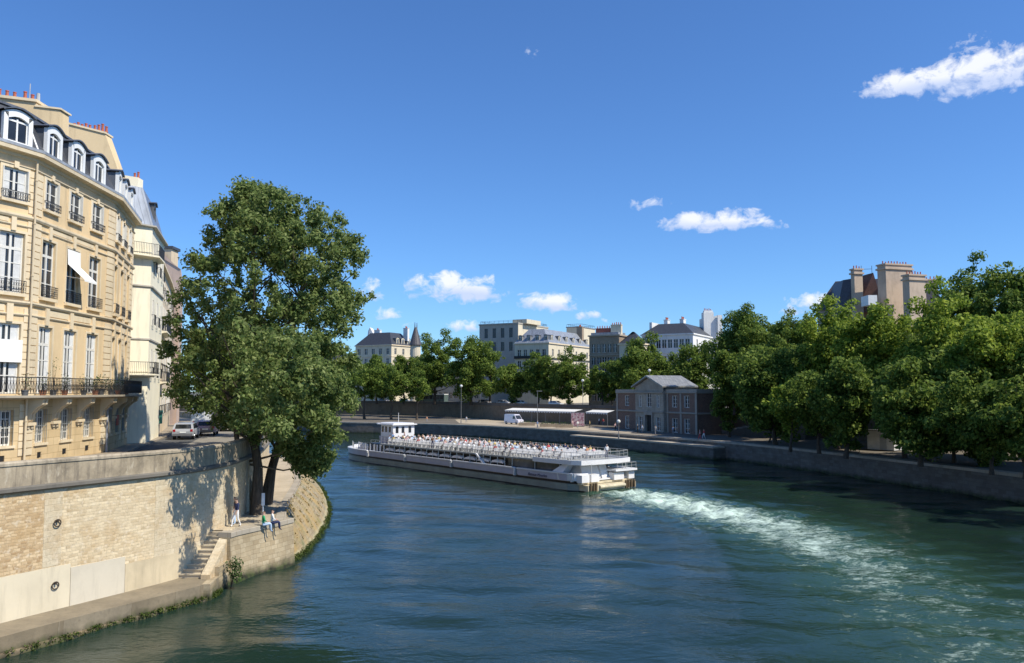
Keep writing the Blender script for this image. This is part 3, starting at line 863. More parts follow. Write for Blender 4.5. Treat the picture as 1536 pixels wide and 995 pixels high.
def rail_mesh(w, h=0.9, proj=0.22, fancy=True):
    g = MB(); r = 0.016
    g.box(-0.05, w+0.05, -proj-0.02, -proj+0.02, h-0.03, h)
    g.box(-0.05, w+0.05, -proj-0.015, -proj+0.015, 0.05, 0.08)
    n = max(3, int(w/0.13))
    for k in range(n+1):
        x = -0.05+(w+0.1)*k/n; g.tube((x, -proj, 0.05), (x, -proj, h-0.02), 0.012, n=4)
    if fancy:
        for k in range(n):
            x = -0.05+(w+0.1)*(k+0.5)/n
            for q in range(6):
                a0, a1 = 2*math.pi*q/6, 2*math.pi*(q+1)/6
                for zc in (h*0.35, h*0.7):
                    g.tube((x+0.055*math.cos(a0), -proj, zc+0.1*math.sin(a0)), (x+0.055*math.cos(a1), -proj, zc+0.1*math.sin(a1)), 0.009, n=3, caps=False)
    for x in (-0.05, w+0.05): g.box(x-0.015, x+0.015, -proj, 0.05, h-0.03, h)
    return g.mesh('railing', [IRON])
RC = {}
def place_window(root, A, B, s, z, w, h, style='mid', rail=False, depth=0.22, curtain=False, sill=False, sillmat=None):
    Lg, d_, n_ = frame_of(A, B)
    f, p = window_mesh(w, h, style)
    px = A[0]+d_.x*s-n_.x*depth; py = A[1]+d_.y*s-n_.y*depth
    o = link('window', f, root); o.location = Vector((px, py, z))-root.location; o.rotation_euler = (0, 0, math.atan2(d_.y, d_.x))
    reg(root, o)
    q = link('pane', p, o); reg(o, q)
    if rail:
        rh = .9 if rail is True else rail; k = ('r', round(w, 2), rh)
        if k not in RC: RC[k] = rail_mesh(w, rh)
        q = link('railing', RC[k], o); q.location = (0, -depth, 0.0); reg(o, q)
    if curtain:
        k = ('c', round(w, 2), round(h, 2)); RC.setdefault(k, curtain_mesh(w, h, 0))
        q = link('curtain', RC[k], o); reg(o, q)
    if sill:
        k = ('s', round(w, 2))
        if k not in RC:
            g = MB(); g.box(-0.12, w+0.12, -0.16, 0.02, -0.12, 0.0); RC[k] = g.mesh('sill', [sillmat or WHITE])
        q = link('sill', RC[k], o); q.location = (0, -depth, 0); reg(o, q)
    return o
# ------------------------------------------------------------------ the cream townhouse on the left
A0, A1, A2, AZ = (-27.4, 45.2), (-27.9, 55.4), (-30.4, 63.6), (-34.5, 27.0)
AZ2 = (-40.5, 15.0)
CREAM = render_stone('cream_stone', (0.73, 0.55, 0.32), 0, 0, 0.14, 0.1)
CREAM2 = render_stone('cream_moulding', (0.75, 0.62, 0.42), 0, 0, 0.16, 0.1)
BASEST = render_stone('ground_floor_stone', (0.72, 0.55, 0.32), 1.3, 0.46, 0.22, 0.25)
SL_ = slate('slate_roof'); LEAD = zinc('lead_roof', (0.12, 0.13, 0.15), 0.9)
T = empty('townhouse', (-27.9, 50, 7.2), 'cream stone townhouse with a slate mansard and a long iron balcony, nearest on the left', 'house')
Z0, ZT = 7.2, 24.9
floors = [(8.5, 10.45), (11.35, 15.25), (16.95, 20.35), (22.15, 23.95)]
bays1 = [(1.03, 1.5), (3.88, 1.55), (6.78, 1.55)]
# near wing runs AZ -> A0
Lz, dz, nz = frame_of(AZ, A0)
bays0 = [(Lz-1.98, 1.5), (Lz-5.4, 1.5), (Lz-8.8, 1.5), (Lz-12.2, 1.5), (Lz-15.6, 1.5)]
bays2 = [(0.55, 1.2), (3.0, 1.3), (5.75, 1.2)]
segs = [(AZ, A0, bays0), (A0, A1, bays1), (A1, A2, bays2)]
rng = random.Random(3)
g = MB(); gb = MB()
for A, B, bays in segs:
    holes = [(s, s+w_, za, zb) for s, w_ in bays for za, zb in floors[1:]]
    wall_panel(g, A, B, 11.2, ZT, holes, 0.24)
    gh = [(s+0.12, s+w_-0.18, *floors[0]) for s, w_ in bays]+[(s+0.45, s+w_-0.6, 7.62, 7.98) for s, w_ in bays]
    wall_panel(gb, A, B, Z0-0.3, 11.2, gh, 0.3)
# closing sides
back = [(-44, 68), (-48, 30)]
wall_panel(g, A2, back[0], Z0, ZT, []); wall_panel(g, back[0], back[1], Z0, ZT, []); wall_panel(g, back[1], AZ, Z0, ZT, [])
g.build('wall', CREAM, T); gb.build('ground_floor_wall', BASEST, T)
# dark rooms behind the glass
for A, B, bays in segs:
    L_, d_, n_ = frame_of(A, B)
    g = MB()
    for s, w_ in bays:
        for za, zb in floors:
            P = lambda ss, zz, o: (A[0]+d_.x*ss-n_.x*o, A[1]+d_.y*ss-n_.y*o, zz)
            g.face([P(s-.1, za-.1, .36), P(s+w_+.1, za-.1, .36), P(s+w_+.1, zb+.1, .36), P(s-.1, zb+.1, .36)])
    g.build('dark_room', DARK, T)
def sweep_line(g, line, prof, mi=0): band(g, line, prof, mi)
FL = [AZ, A0, A1, A2]
# mouldings
g = MB()
for z, o, h in ((21.2, 0.16, 0.22), (16.35, 0.18, 0.2), (15.72, 0.1, 0.12), (24.1, 0.1, 0.1), (20.75, 0.08, 0.1)):
    band(g, FL, [(0.0, z), (o*.6, z), (o, z+h*.5), (o, z+h), (0.0, z+h)])
g.build('string_course', CREAM2, T)
g = MB(); band(g, FL, [(0.0, 24.62), (0.1, 24.66), (0.14, 24.82), (0.54, 24.86), (0.56, 25.05), (-0.3, 25.05), (-0.3, 24.62)])
g.build('cornice', CREAM2, T)
g = MB(); band(g, FL, [(0.42, 25.05), (0.55, 25.1), (0.57, 25.26), (0.3, 25.28), (-0.3, 25.2), (-0.3, 25.05)])
g.build('gutter', zinc('gutter_zinc', (0.42, 0.43, 0.45), 40), T)
# quoins, lesenes between the bays and the recessed panels between floors
g = MB()
def onwall(A, B, s0, s1, z0, z1, o, g_=None):
    L_, d_, n_ = frame_of(A, B)
    P = lambda ss, zz, oo: (A[0]+d_.x*ss+n_.x*oo, A[1]+d_.y*ss+n_.y*oo, zz)
    (g_ or g).hexa([P(s0, z0, o), P(s1, z0, o), P(s1, z0, -0.02), P(s0, z0, -0.02), P(s0, z1, o), P(s1, z1, o), P(s1, z1, -0.02), P(s0, z1, -0.02)])
zq = [7.9+0.415*k for k in range(39)]
for A, B, s0, s1 in ((A0, A1, 0.02, 0.82), (A0, A1, 9.25, 10.18), (A1, A2, 0.0, 0.35), (A1, A2, 7.4, 8.4), (A1, A2, 4.6, 5.4), (AZ, A0, Lz-0.34, Lz-0.04)):
    for k, z in enumerate(zq):
        if 11.0 < z+0.2 < 11.4 or 16.2 < z+.2 < 16.6 or 21.1 < z+.2 < 21.5: continue
        onwall(A, B, s0, s1, z, z+0.365, 0.045)
g.build('quoin', CREAM2, T)
g = MB()
for A, B, bays in segs:
    L_, d_, n_ = frame_of(A, B)
    for s, w_ in bays:
        c = s+w_/2
        onwall(A, B, c-0.19, c+0.19, 15.35, 16.35, 0.13); onwall(A, B, c-0.15, c+0.15, 20.45, 21.2, 0.12); onwall(A, B, c-0.14, c+0.14, 23.98, 24.35, 0.13)
        for zf in (11.35, 16.95, 22.15):        # thin raised architraves
            zt = {11.35: 15.25, 16.95: 20.35, 22.15: 23.95}[zf]
            onwall(A, B, s-0.14, s-0.005, zf, zt+0.14, 0.05); onwall(A, B, s+w_+0.005, s+w_+0.14, zf, zt+0.14, 0.05); onwall(A, B, s-0.004, s+w_+0.004, zt+0.002, zt+0.14, 0.05)
    for z0_, z1_ in ((15.92, 16.28), (20.9, 21.12)):
        edges = sorted([s+w_/2 for s, w_ in bays])
        for a_, b_ in zip(edges[:-1], edges[1:]): onwall(A, B, a_+0.28, b_-0.28, z0_, z1_, 0.035)
g.build('architrave', CREAM2, T)
# windows
for si, (A, B, bays) in enumerate(segs):
    for bi, (s, w_) in enumerate(bays):
        place_window(T, A, B, s, 11.35, w_, 3.9, 'tall', depth=0.12, curtain=rng.random() < 0.6)
        place_window(T, A, B, s, 16.95, w_, 3.4, 'tall', rail=.72, depth=0.13, curtain=rng.random() < 0.55)
        place_window(T, A, B, s, 22.15, w_, 1.8, 'arch', rail=.5, depth=0.08, curtain=rng.random() < 0.55)
        place_window(T, A, B, s+0.12, 8.5, w_-0.3, 1.95, 'grid', depth=0.22, curtain=False)
# grilles over the ground floor windows, sills
for A, B, bays in segs:
    L_, d_, n_ = frame_of(A, B)
    for s, w_ in bays:
        g = MB(); g.tube((A[0]+d_.x*(s+.12)+n_.x*.03, A[1]+d_.y*(s+.12)+n_.y*.03, 9.5), (A[0]+d_.x*(s+w_-.16)+n_.x*.03, A[1]+d_.y*(s+w_-.16)+n_.y*.03, 9.5), .014, n=4)
        for k in range(7):
            ss = s+0.14+(w_-0.32)*k/6
            x, y = A[0]+d_.x*ss+n_.x*0.03, A[1]+d_.y*ss+n_.y*0.03
            g.tube((x, y, 8.5), (x, y, 10.45), 0.012, n=4)
        g.build('grille', plain('grey_grille', (0.3, 0.32, 0.3), 0.5, 0.1), T)
for A, B, bays in segs:
    for s, w_ in bays:
        for sa, sb, za, zb, oo in ((s, s+w_-0.06, 8.36, 8.5, 0.1), (s-0.1, s+w_+0.1, 16.78, 16.95, 0.22), (s-0.1, s+w_+0.1, 22.0, 22.15, 0.2)):
            g = MB(); onwall(A, B, sa, sb, za, zb, oo, g); g.build('sill', CREAM2, T)
for A, B, bays in segs:                        # cellar vents
    for s, w_ in bays: g = MB(); onwall(A, B, s+0.5, s+w_-0.65, 7.66, 7.94, -0.1, g); g.build('cellar_vent', DARK, T)
# long balcony with its corbels and railing
BL = [lerp(A0, AZ, 0.62), A0, A1, lerp(A1, A2, 0.93)]
g = MB(); band(g, BL, [(0.0, 11.02), (0.98, 11.08), (1.12, 11.14), (1.12, 11.26), (0.0, 11.26)]); slab = g.build('balcony', render_stone('balcony_stone', (0.40, 0.35, 0.27), 0, 0, 0.3, 0.2), T)
for A, B, ss in ((A0, A1, [0.45, 3.2, 6.2, 9.4]), (A1, A2, [2.2, 4.9, 7.4]), (AZ, A0, [Lz-2.9, Lz-6.3, Lz-9.7])):
    L_, d_, n_ = frame_of(A, B)
    for s in ss:
        g = MB(); prof = [(0.0, 9.75), (0.16, 9.85), (0.2, 10.2), (0.5, 10.55), (0.85, 10.75), (0.9, 11.05), (0, 11.05)]
        for q in (-0.24, 0.08):
            P = lambda o, z, ds: (A[0]+d_.x*(s+q+ds)+n_.x*o, A[1]+d_.y*(s+q+ds)+n_.y*o, z)
            for k in range(len(prof)):
                a_, b_ = prof[k], prof[(k+1) % len(prof)]
                g.face([P(*a_, 0), P(*a_, .2), P(*b_, .2), P(*b_, 0)])
            g.face([P(*p_, 0) for p_ in prof]); g.face([P(*p_, .2) for p_ in reversed(prof)])
        onwall(A, B, s-0.4, s+0.45, 9.55, 9.72, 0.2); onwall(A, B, s-0.28, s-.1, 9.38, 9.55, 0.12); onwall(A, B, s+.1, s+0.3, 9.38, 9.55, 0.12, g); g.build('corbel', CREAM2, T)
g = MB(); s = 0
rl = side_pts(BL, 1.03)
for i in range(3):
    L_, d_, n_ = frame_of(rl[i], rl[i+1])
    n = int(L_/0.17)
    g.tube((*rl[i], 12.26), (*rl[i+1], 12.26), 0.028, n=5); g.tube((*rl[i], 11.36), (*rl[i+1], 11.36), 0.018, n=4); g.tube((*rl[i], 12.05), (*rl[i+1], 12.05), 0.014, n=4)
    for k in range(n):
        t0, t1 = (k+.02)/n, (k+1)/n
        p, q = lerp(rl[i], rl[i+1], t0), lerp(rl[i], rl[i+1], t1); m_ = lerp(rl[i], rl[i+1], (t0+t1)/2)
        g.tube((*p, 11.36), (*p, 12.26), 0.014, n=4)
        g.tube((*p, 11.42), (*m_, 11.75), 0.011, n=3, caps=False); g.tube((*m_, 11.75), (*q, 11.42), 0.011, n=3, caps=False)
        g.tube((*p, 12.05), (*m_, 11.72), 0.011, n=3, caps=False); g.tube((*m_, 11.72), (*q, 12.05), 0.011, n=3, caps=False)
e0, e1 = rl[3], (BL[3][0], BL[3][1])
for z in (12.26, 11.36): g.tube((*e0, z), (*e1, z), 0.022, n=4)
for k in range(5):
    p = lerp(e0, e1, k/5); g.tube((*p, 11.3), (*p, 12.26), 0.013, n=4)
r_ = g.build('railing', IRON, None); r_.parent = slab; reg(slab, r_); r_.matrix_parent_inverse = base_matrix(slab).inverted()
# drainpipes
g = MB()
L_, d_, n_ = frame_of(A0, A1)
p = (A0[0]+0.16, A0[1]-0.12); g.tube((*p, 7.3), (*p, 24.6), 0.06, n=8)
for z in (9.8, 12.5, 15.0, 18, 21, 23.5): g.tube((*p, z), (*p, z+.08), 0.085, n=8)
g.build('drainpipe', plain('cream_pipe', (0.66, 0.54, 0.36), 0.5, 0.08), T)
# mansard
foot = [AZ, A0, A1, A2, (-44, 68), (-48, 30)]
o1 = offset(foot, 0.1); o2 = offset(foot, -1.0); o3 = offset(foot, -5.5)
g = MB()
for i in range(6):
    j = (i+1) % 6
    L_ = math.dist(o1[i], o1[j])
    g.face([(*o1[i], 25.24), (*o1[j], 25.24), (*o2[j], 27.75), (*o2[i], 27.75)], 0, [(0, 0), (L_, 0), (L_, 2.7), (0, 2.7)])
    g.face([(*o2[i], 27.75), (*o2[j], 27.75), (*o3[j], 29.6), (*o3[i], 29.6)], 0)
g.face([(*p, 29.6) for p in o3])
roof = g.build('roof', SL_, T)
g = MB(); band(g, o2[:4], [(-0.1, 27.7), (0.12, 27.72), (0.1, 27.86), (-0.1, 27.86)]); q = g.build('roof_flashing', LEAD, None); q.parent = roof; reg(roof, q); q.matrix_parent_inverse = base_matrix(roof).inverted()
g = MB(); L_ = math.dist(o1[1], o2[1]); g.tube((o1[1][0]+.03, o1[1][1], 25.24), (o2[1][0]+.03, o2[1][1], 27.8), 0.07, n=6); g.build('hip_flashing', plain('pale_lead', (0.5, 0.5, 0.5), 0.4, 0.1), T)
# dormers
def dormer(root, A, B, c, w_, z, h, inset, name='dormer', deep=1.6, front=WHITE, top=LEAD, wall=None):
    L_, d_, n_ = frame_of(A, B); rz = math.atan2(d_.y, d_.x)
    loc = Vector((A[0]+d_.x*(c-w_/2)-n_.x*inset, A[1]+d_.y*(c-w_/2)-n_.y*inset, z))
    key = ('d', round(w_, 2), round(h, 2), front.name)
    if key not in RC:
        g = MB(); t = w_*0.15; rise = 0.2*w_; n = 10; iw0, iw1 = t, w_-t
        def arch(x0, x1, zb, rs_):      # points of an arc
            return [(x0+(x1-x0)*k/n, zb+rs_*math.sin(math.pi*k/n)) for k in range(n+1)]
        inner = arch(iw0, iw1, h-rise*0.5-t, rise*0.55); outer = arch(0, w_, h-rise*0.35, rise*0.8)
        g.box(0, iw0, -0.06, 0.16, 0, h-rise*.35); g.box(iw1, w_, -0.06, 0.16, 0, h-rise*.35); g.box(iw0, iw1, -0.1, 0.16, 0, 0.12)
        for k in range(n):
            a_, b_, c_, e_ = inner[k], inner[k+1], outer[k+1], outer[k]
            for y, fl in ((-0.06, 1), (0.16, 0)):
                q = [(a_[0], y, a_[1]), (b_[0], y, b_[1]), (c_[0], y, c_[1]), (e_[0], y, e_[1])]
                g.face(q if fl else q[::-1])
            g.face([(a_[0], -0.06, a_[1]), (a_[0], 0.16, a_[1]), (b_[0], 0.16, b_[1]), (b_[0], -0.06, b_[1])])
        fr = g.mesh('dormer_front', [front])
        g = MB()
        for x in (0.03, w_-0.03): g.face([(x, 0.1, 0), (x, deep, 0), (x, deep, h-rise*.35), (x, 0.1, h-rise*.35)])
        ov = arch(-0.12, w_+0.12, h-rise*0.3, rise*0.9)
        for k in range(n):
            a_, b_ = ov[k], ov[k+1]
            g.face([(a_[0], -0.2, a_[1]), (b_[0], -0.2, b_[1]), (b_[0], deep, b_[1]), (a_[0], deep, a_[1])])
            g.face([(a_[0], -0.2, a_[1]-.0), (b_[0], -0.2, b_[1]), (b_[0], -0.2, b_[1]+.07), (a_[0], -0.2, a_[1]+.07)])
            g.face([(a_[0], -0.2, a_[1]+.07), (b_[0], -0.2, b_[1]+.07), (b_[0], deep, b_[1]+.07), (a_[0], deep, a_[1]+.07)])
        tp = g.mesh('dormer_roof', [top])
        ww, hh = iw1-iw0, h-0.2-t
        g = MB(); fm = 0.06
        g.box(0, fm, 0, .05, 0, hh-.12); g.box(ww-fm, ww, 0, .05, 0, hh-.12); g.box(ww/2-.05, ww/2+.05, -.01, .06, 0, hh); g.box(fm, ww-fm, 0, .05, 0, fm); g.box(0.02, ww-.02, 0, .05, hh-.2, hh-.1)
        wf = g.mesh('window_frame', [WHITE])
        g = MB(); g.face([(0, .03, 0), (ww, .03, 0), (ww, .03, hh+.1), (0, .03, hh+.1)]); pn = g.mesh('pane', [GLASS])
        RC[key] = (fr, tp, wf, pn, t)
    fr, tp, wf, pn, t = RC[key]
    o = link(name, fr, root); o.location = loc-root.location; o.rotation_euler = (0, 0, rz); reg(root, o)
    q = link('dormer_roof', tp, o); reg(o, q)
    q = link('window_frame', wf, o); q.location = (t, 0.06, 0.12); reg(o, q)
    q2 = link('pane', pn, o); q2.location = (t, 0.06, 0.12); reg(o, q2)
    return o
for A, B, bays in segs:
    for s, w_ in bays: dormer(T, A, B, s+w_/2, 1.75 if A != A1 else 1.45, 25.32, 1.8, -0.05)
# awning and blind
def awning(A, B, s, w_, z, drop, proj, name, label):
    L_, d_, n_ = frame_of(A, B)
    P = lambda ss, zz, o: (A[0]+d_.x*ss+n_.x*o, A[1]+d_.y*ss+n_.y*o, zz)
    g = MB()
    a_, b_, c_, e_ = P(s, z, .07), P(s+w_, z, .07), P(s+w_, z-drop*.5, .12), P(s, z-drop*.5, .12)
    c2, e2 = P(s+w_, z-drop, proj), P(s, z-drop, proj)
    g.face([a_, b_, c_, e_]); g.face([e_, c_, c2, e2])
    dn = Vector((0, 0, -0.02))
    g.face([tuple(Vector(q)+dn) for q in (e_, c_, c2, e2)][::-1])
    g.face([e2, c2, P(s+w_, z-drop-.12, proj), P(s, z-drop-.12, proj)])
    g.tube(e2, P(s, z-drop*.9, .05), 0.012, n=4); g.tube(c2, P(s+w_, z-drop*.9, .05), 0.012, n=4)
    o = g.build(name, plain('white_canvas', (0.8, 0.79, 0.76), 0.8, 0.03), T); o['label'] = label
awning(A0, A1, 3.85, 1.62, 20.3, 1.9, 1.15, 'awning', 'white window awning propped open above the second floor')
g = MB(); onwall(AZ, A0, Lz-2.15, Lz-0.42, 13.1, 14.35, 0.14); o = g.build('awning_box', plain('white_canvas', (0.8, 0.79, 0.76), 0.8, 0.03), T)
# chimneys: broad rendered stacks across the roof, with rows of clay pots
CHIM = render_stone('chimney_render', (0.70, 0.54, 0.32), 0, 0, 0.22, 0.15)
POT = plain('clay_pot', (0.42, 0.11, 0.06), 0.7, 0.25, 4)
def pots(root, stack, pts, z, sc=1.0, nsides=10):
    g = MB()
    g.tube((0, 0, 0), (0, 0, .08*sc), .14*sc, .14*sc, nsides); g.tube((0, 0, .08*sc), (0, 0, .5*sc), .115*sc, .09*sc, nsides); g.tube((0, 0, .5*sc), (0, 0, .56*sc), .115*sc, .115*sc, nsides)
    me_ = g.mesh('chimney_pot', [POT])
    for k, (x, y) in enumerate(pts):
        o = link('chimney_pot', me_, stack); o.matrix_parent_inverse = base_matrix(stack).inverted()
        o.location = (x, y, z); v = 0.8+0.45*random.random(); o.scale = (1, 1, v); reg(stack, o)
def sk(x): return (x+30.2)*0.42      # the party walls meet the street at a skew
def stack_xz(prof, y0, y1, m, name='chimney', root=T):
    g = MB(); n = len(prof)
    for i in range(n):
        j = (i+1) % n
        g.face([(prof[i][0], y0+sk(prof[i][0]), prof[i][1]), (prof[j][0], y0+sk(prof[j][0]), prof[j][1]), (prof[j][0], y1+sk(prof[j][0]), prof[j][1]), (prof[i][0], y1+sk(prof[i][0]), prof[i][1])])
    g.face([(x, y0+sk(x), z) for x, z in prof]); g.face([(x, y1+sk(x), z) for x, z in reversed(prof)])
    return g.build(name, m, root)
c1 = stack_xz([(-40, 26), (-30.2, 26), (-30.3, 30.25), (-31.5, 30.35), (-31.6, 30.6), (-40, 30.75)], 52.4, 53.5, CHIM)
g = MB()
def capb(x0, x1, y0, y1, z0, z1, z2=None, z3=None):
    z2 = z0 if z2 is None else z2; z3 = z1 if z3 is None else z3
    g.hexa([(x0, y0+sk(x0), z0), (x1, y0+sk(x1), z2), (x1, y1+sk(x1), z2), (x0, y1+sk(x0), z0), (x0, y0+sk(x0), z1), (x1, y0+sk(x1), z3), (x1, y1+sk(x1), z3), (x0, y1+sk(x0), z1)])
capb(-31.6, -30.2, 52.3, 53.6, 30.3, 30.42); capb(-40, -31.5, 52.25, 53.65, 30.62, 30.8)
o = g.build('chimney_cap', CREAM2, None); o.parent = c1; reg(c1, o); o.matrix_parent_inverse = base_matrix(c1).inverted()
pots(T, c1, [(x_, 52.95+sk(x_)) for x_ in (-33.4, -33.0, -32.45, -32.05, -33.8, -34.4)], 30.8)
g = MB(); g.tube((-31.75, 52.3, 30.7), (-31.75, 52.3, 31.4), .13, .11, 8); g.tube((-32.2, 52.1, 30.7), (-32.2, 52.1, 32.0), .03, .03, 5); o = g.build('flue_pipe', plain('zinc_pipe', (0.45, 0.45, 0.44), 0.4, 0.1), None); o.parent = c1; reg(c1, o); o.matrix_parent_inverse = base_matrix(c1).inverted()
c2 = stack_xz([(-42, 26), (-30.6, 26), (-30.8, 27.4), (-32.3, 31.9), (-34.6, 32.35), (-34.62, 32.0), (-42, 32.4)], 63.0, 64.0, CHIM)
g = MB(); capb(-34.75, -32.2, 62.9, 64.1, 32.3, 32.45, 31.85, 32.0)
o = g.build('chimney_cap', CREAM2, None); o.parent = c2; reg(c2, o); o.matrix_parent_inverse = base_matrix(c2).inverted()
pots(T, c2, [(-34.5+0.25*k+(0.1 if k > 4 else 0), 63.5+sk(-34.5+.25*k)) for k in range(9)], 32.1, 1.0)

# plants on the long balcony
LEAF_A = leaf_mat('box_leaves', (0.01, 0.03, 0.008), (0.03, 0.08, 0.015), (0.07, 0.14, 0.03), 0.2)
LEAF_B = leaf_mat('pot_plant_leaves', (0.02, 0.04, 0.015), (0.06, 0.11, 0.03), (0.14, 0.2, 0.06), 0.3)
def leaf_cloud(centers, radii, n_per, size, seed=1, squash=1.0, shell=0.75):
    rs = np.random.RandomState(seed); P = []; Nn = []
    for (c, r) in zip(centers, radii):
        n = max(4, int(n_per*(r**2)))
        v = rs.normal(size=(n, 3)); v /= np.linalg.norm(v, axis=1)[:, None]
        rad = r*(shell+(1-shell)*rs.rand(n))*(0.85+0.3*rs.rand(n)); inner = rs.rand(n) < 0.25; rad[inner] *= rs.rand(inner.sum())**.5
        p = v*rad[:, None]; p[:, 2] *= squash; P.append(p+np.array(c)); Nn.append(v)
    P = np.concatenate(P); Nn = np.concatenate(Nn); n = len(P)
    nr = Nn*0.9+rs.normal(size=(n, 3))*0.75+np.array([0, 0, 0.35]); nr /= np.linalg.norm(nr, axis=1)[:, None]
    t = np.cross(nr, rs.normal(size=(n, 3))); t /= np.linalg.norm(t, axis=1)[:, None]; b = np.cross(nr, t)
    s = size*(0.6+0.8*rs.rand(n))[:, None]
    V = np.stack([P-t*s, P-b*s*0.55+nr*s*.12, P+t*s, P+b*s*0.55+nr*s*.12], 1).reshape(-1, 3)
    F = np.arange(4*n).reshape(n, 4)
    return V, F
TERR = plain('terracotta', (0.35, 0.15, 0.08), 0.8, 0.2); GREYPOT = plain('grey_pot', (0.12, 0.12, 0.12), 0.7, 0.2)
def potted(x, y, z, pr, ph, crown, cz, size, label, m, potm, seed, stems=False):
    r = empty('potted_plant', (x, y, z), label, 'plant', 'potted plants on the long balcony')
    g = MB(); g.tube((0, 0, 0), (0, 0, ph), pr*.75, pr, 10); g.tube((0, 0, ph-.04), (0, 0, ph+.01), pr*1.1, pr*1.1, 10); p_ = g.build('pot', potm, r, world=False)
    V, F = leaf_cloud([(0, 0, cz)] if not stems else [(0.15*math.cos(k*2.1), 0.15*math.sin(k*2.1), ph+0.2+cz*k/4) for k in range(5)], [crown]*(1 if not stems else 5), 900 if not stems else 260, size, seed)
    o = link('foliage', np_mesh('foliage', V, F, m), r)
    if stems:
        g = MB()
        for k in range(3): g.path([(0, 0, ph), (.06*math.cos(k*2), .06*math.sin(k*2), ph+cz*.5), (.15*math.cos(k*2.3), .15*math.sin(k*2.3), ph+cz)], .015, .006, 4)
        g.build('stem', bark('thin_bark'), r, world=False)
def bal(s, o=0.55):
    L_, d_, n_ = frame_of(A0, A1)
    if s > L_:
        L2, d2, n2 = frame_of(A1, A2); s -= L_; return (A1[0]+d2.x*s+n2.x*o, A1[1]+d2.y*s+n2.y*o)
    return (A0[0]+d_.x*s+n_.x*o, A0[1]+d_.y*s+n_.y*o)
potted(*bal(7.9), 11.26, .26, .38, .52, .85, .05, 'round clipped box ball standing on the long iron balcony', LEAF_A, GREYPOT, 2)
for k, (s, lab, st, cz, cr) in enumerate([(-1.1, 'small leafy plant left of the drainpipe on the long balcony', 1, .55, .22), (.75, 'low grey-green potted shrub just right of the drainpipe', 1, .4, .25), (1.9, 'tall thin potted shrub before the first balcony window', 1, 1.5, .24),
        (3.2, 'bushy dark pot plant between the first two balcony windows', 1, .55, .3), (5.6, 'wide straggly potted bush before the second window', 1, .6, .34), (7.15, 'small pot plant left of the clipped ball', 1, .4, .24),
        (9.4, 'low row of balcony greenery right of the clipped ball', 1, .45, .32), (10.8, 'sparse green pot plant past the corner of the balcony', 1, .5, .3), (12.6, 'leafy plant before the furthest balcony windows', 1, .7, .32), (14.2, 'fern-like plant near the far end of the long balcony', 1, .6, .3)]):
    potted(*bal(s), 11.26, .2, .3, cr, cz, .045, lab, LEAF_B, TERR if k % 2 else GREYPOT, 10+k, stems=True)
# lantern post and notice on the ground floor wall
g = MB(); onwall(A1, A2, 3.4, 4.3, 9.0, 9.75, 0.06); o = g.build('shop_sign', plain('red_sign', (0.45, 0.05, 0.03), 0.6, 0.1), T)
g = MB(); p = bal(10.0, .12); g.tube((*p, 7.3), (*p, 10.3), 0.07, n=8); q = bal(10.0, .12); g.box(q[0]-.1, q[0]+.1, q[1]-.5, q[1]+.5, 10.25, 10.4)
g.build('rain_pipe', plain('grey_pipe', (0.3, 0.32, 0.36), 0.5, 0.1), T)

# ------------------------------------------------------------------ white corner house and its neighbours
OFFW = render_stone('white_render', (0.86, 0.79, 0.60), 0, 0, 0.06, 0.06)
B0, B1, B2 = (-31.1, 63.7), (-29.75, 65.4), (-32.4, 73.8)
W = empty('corner_house', (-30.5, 66, 7.2), 'narrow pale cream corner house with a grey zinc roof and small iron balconies', 'house')
poly = [B0, B1, B2, (-45, 76), (-45, 66)]
g = MB()
side_rows = [(12.6, 15.0), (17.0, 19.2), (21.4, 23.9)]
hol = [(s, s+1.0, za, zb) for s in (1.3, 4.2, 6.9) for za, zb in side_rows]
wall_panel(g, B0, B1, 7.0, 25.0, [(0.45, 1.2, 22.9, 24.6)] if False else [])
wall_panel(g, B1, B2, 7.0, 25.0, hol, .2)
for i in range(2, 5): wall_panel(g, poly[i], poly[(i+1) % 5], 7.0, 25.0, [])
g.build('wall', OFFW, W)
for s, s1, za, zb in hol: place_window(W, B1, B2, s, za, 1.0, zb-za, 'mid', rail=True, depth=.15)
for z, o in ((24.95, .32), (19.95, .16), (15.6, .1)):
    g = MB(); band(g, [B0, B1, B2], [(0, z), (o, z+.08), (o, z+.2), (0, z+.22)]); g.build('cornice', render_stone('grey_moulding', (0.45, 0.42, 0.36), 0, 0, 0.2, 0.1), W)
p1, p2 = offset(poly, 0.05), offset(poly, -0.9)
g = MB()
for i in range(5):
    j = (i+1) % 5; L_ = math.dist(p1[i], p1[j])
    g.face([(*p1[i], 25.17), (*p1[j], 25.17), (*p2[j], 28.4), (*p2[i], 28.4)], 0, [(0, 0), (L_, 0), (L_, 3.3), (0, 3.3)])
g.face([(*p, 28.4) for p in p2]); roof = g.build('roof', zinc('zinc_mansard', (0.23, 0.26, 0.31), .5), W)
dormer(W, B1, B2, 3.2, 1.3, 25.5, 2.1, 0.3, front=plain('dark_frame', (0.1, 0.1, 0.1), 0.5, 0.06))
c_ = stack_xz([(-34.5, 28.2), (-31.3, 28.2), (-31.3, 29.35), (-34.5, 29.6)], 66.3, 67.2, OFFW, root=W)
pots(W, c_, [(-32.0, 66.7), (-31.7, 66.7), (-33.2, 66.7), (-33.8, 66.7)], 29.5, .9)
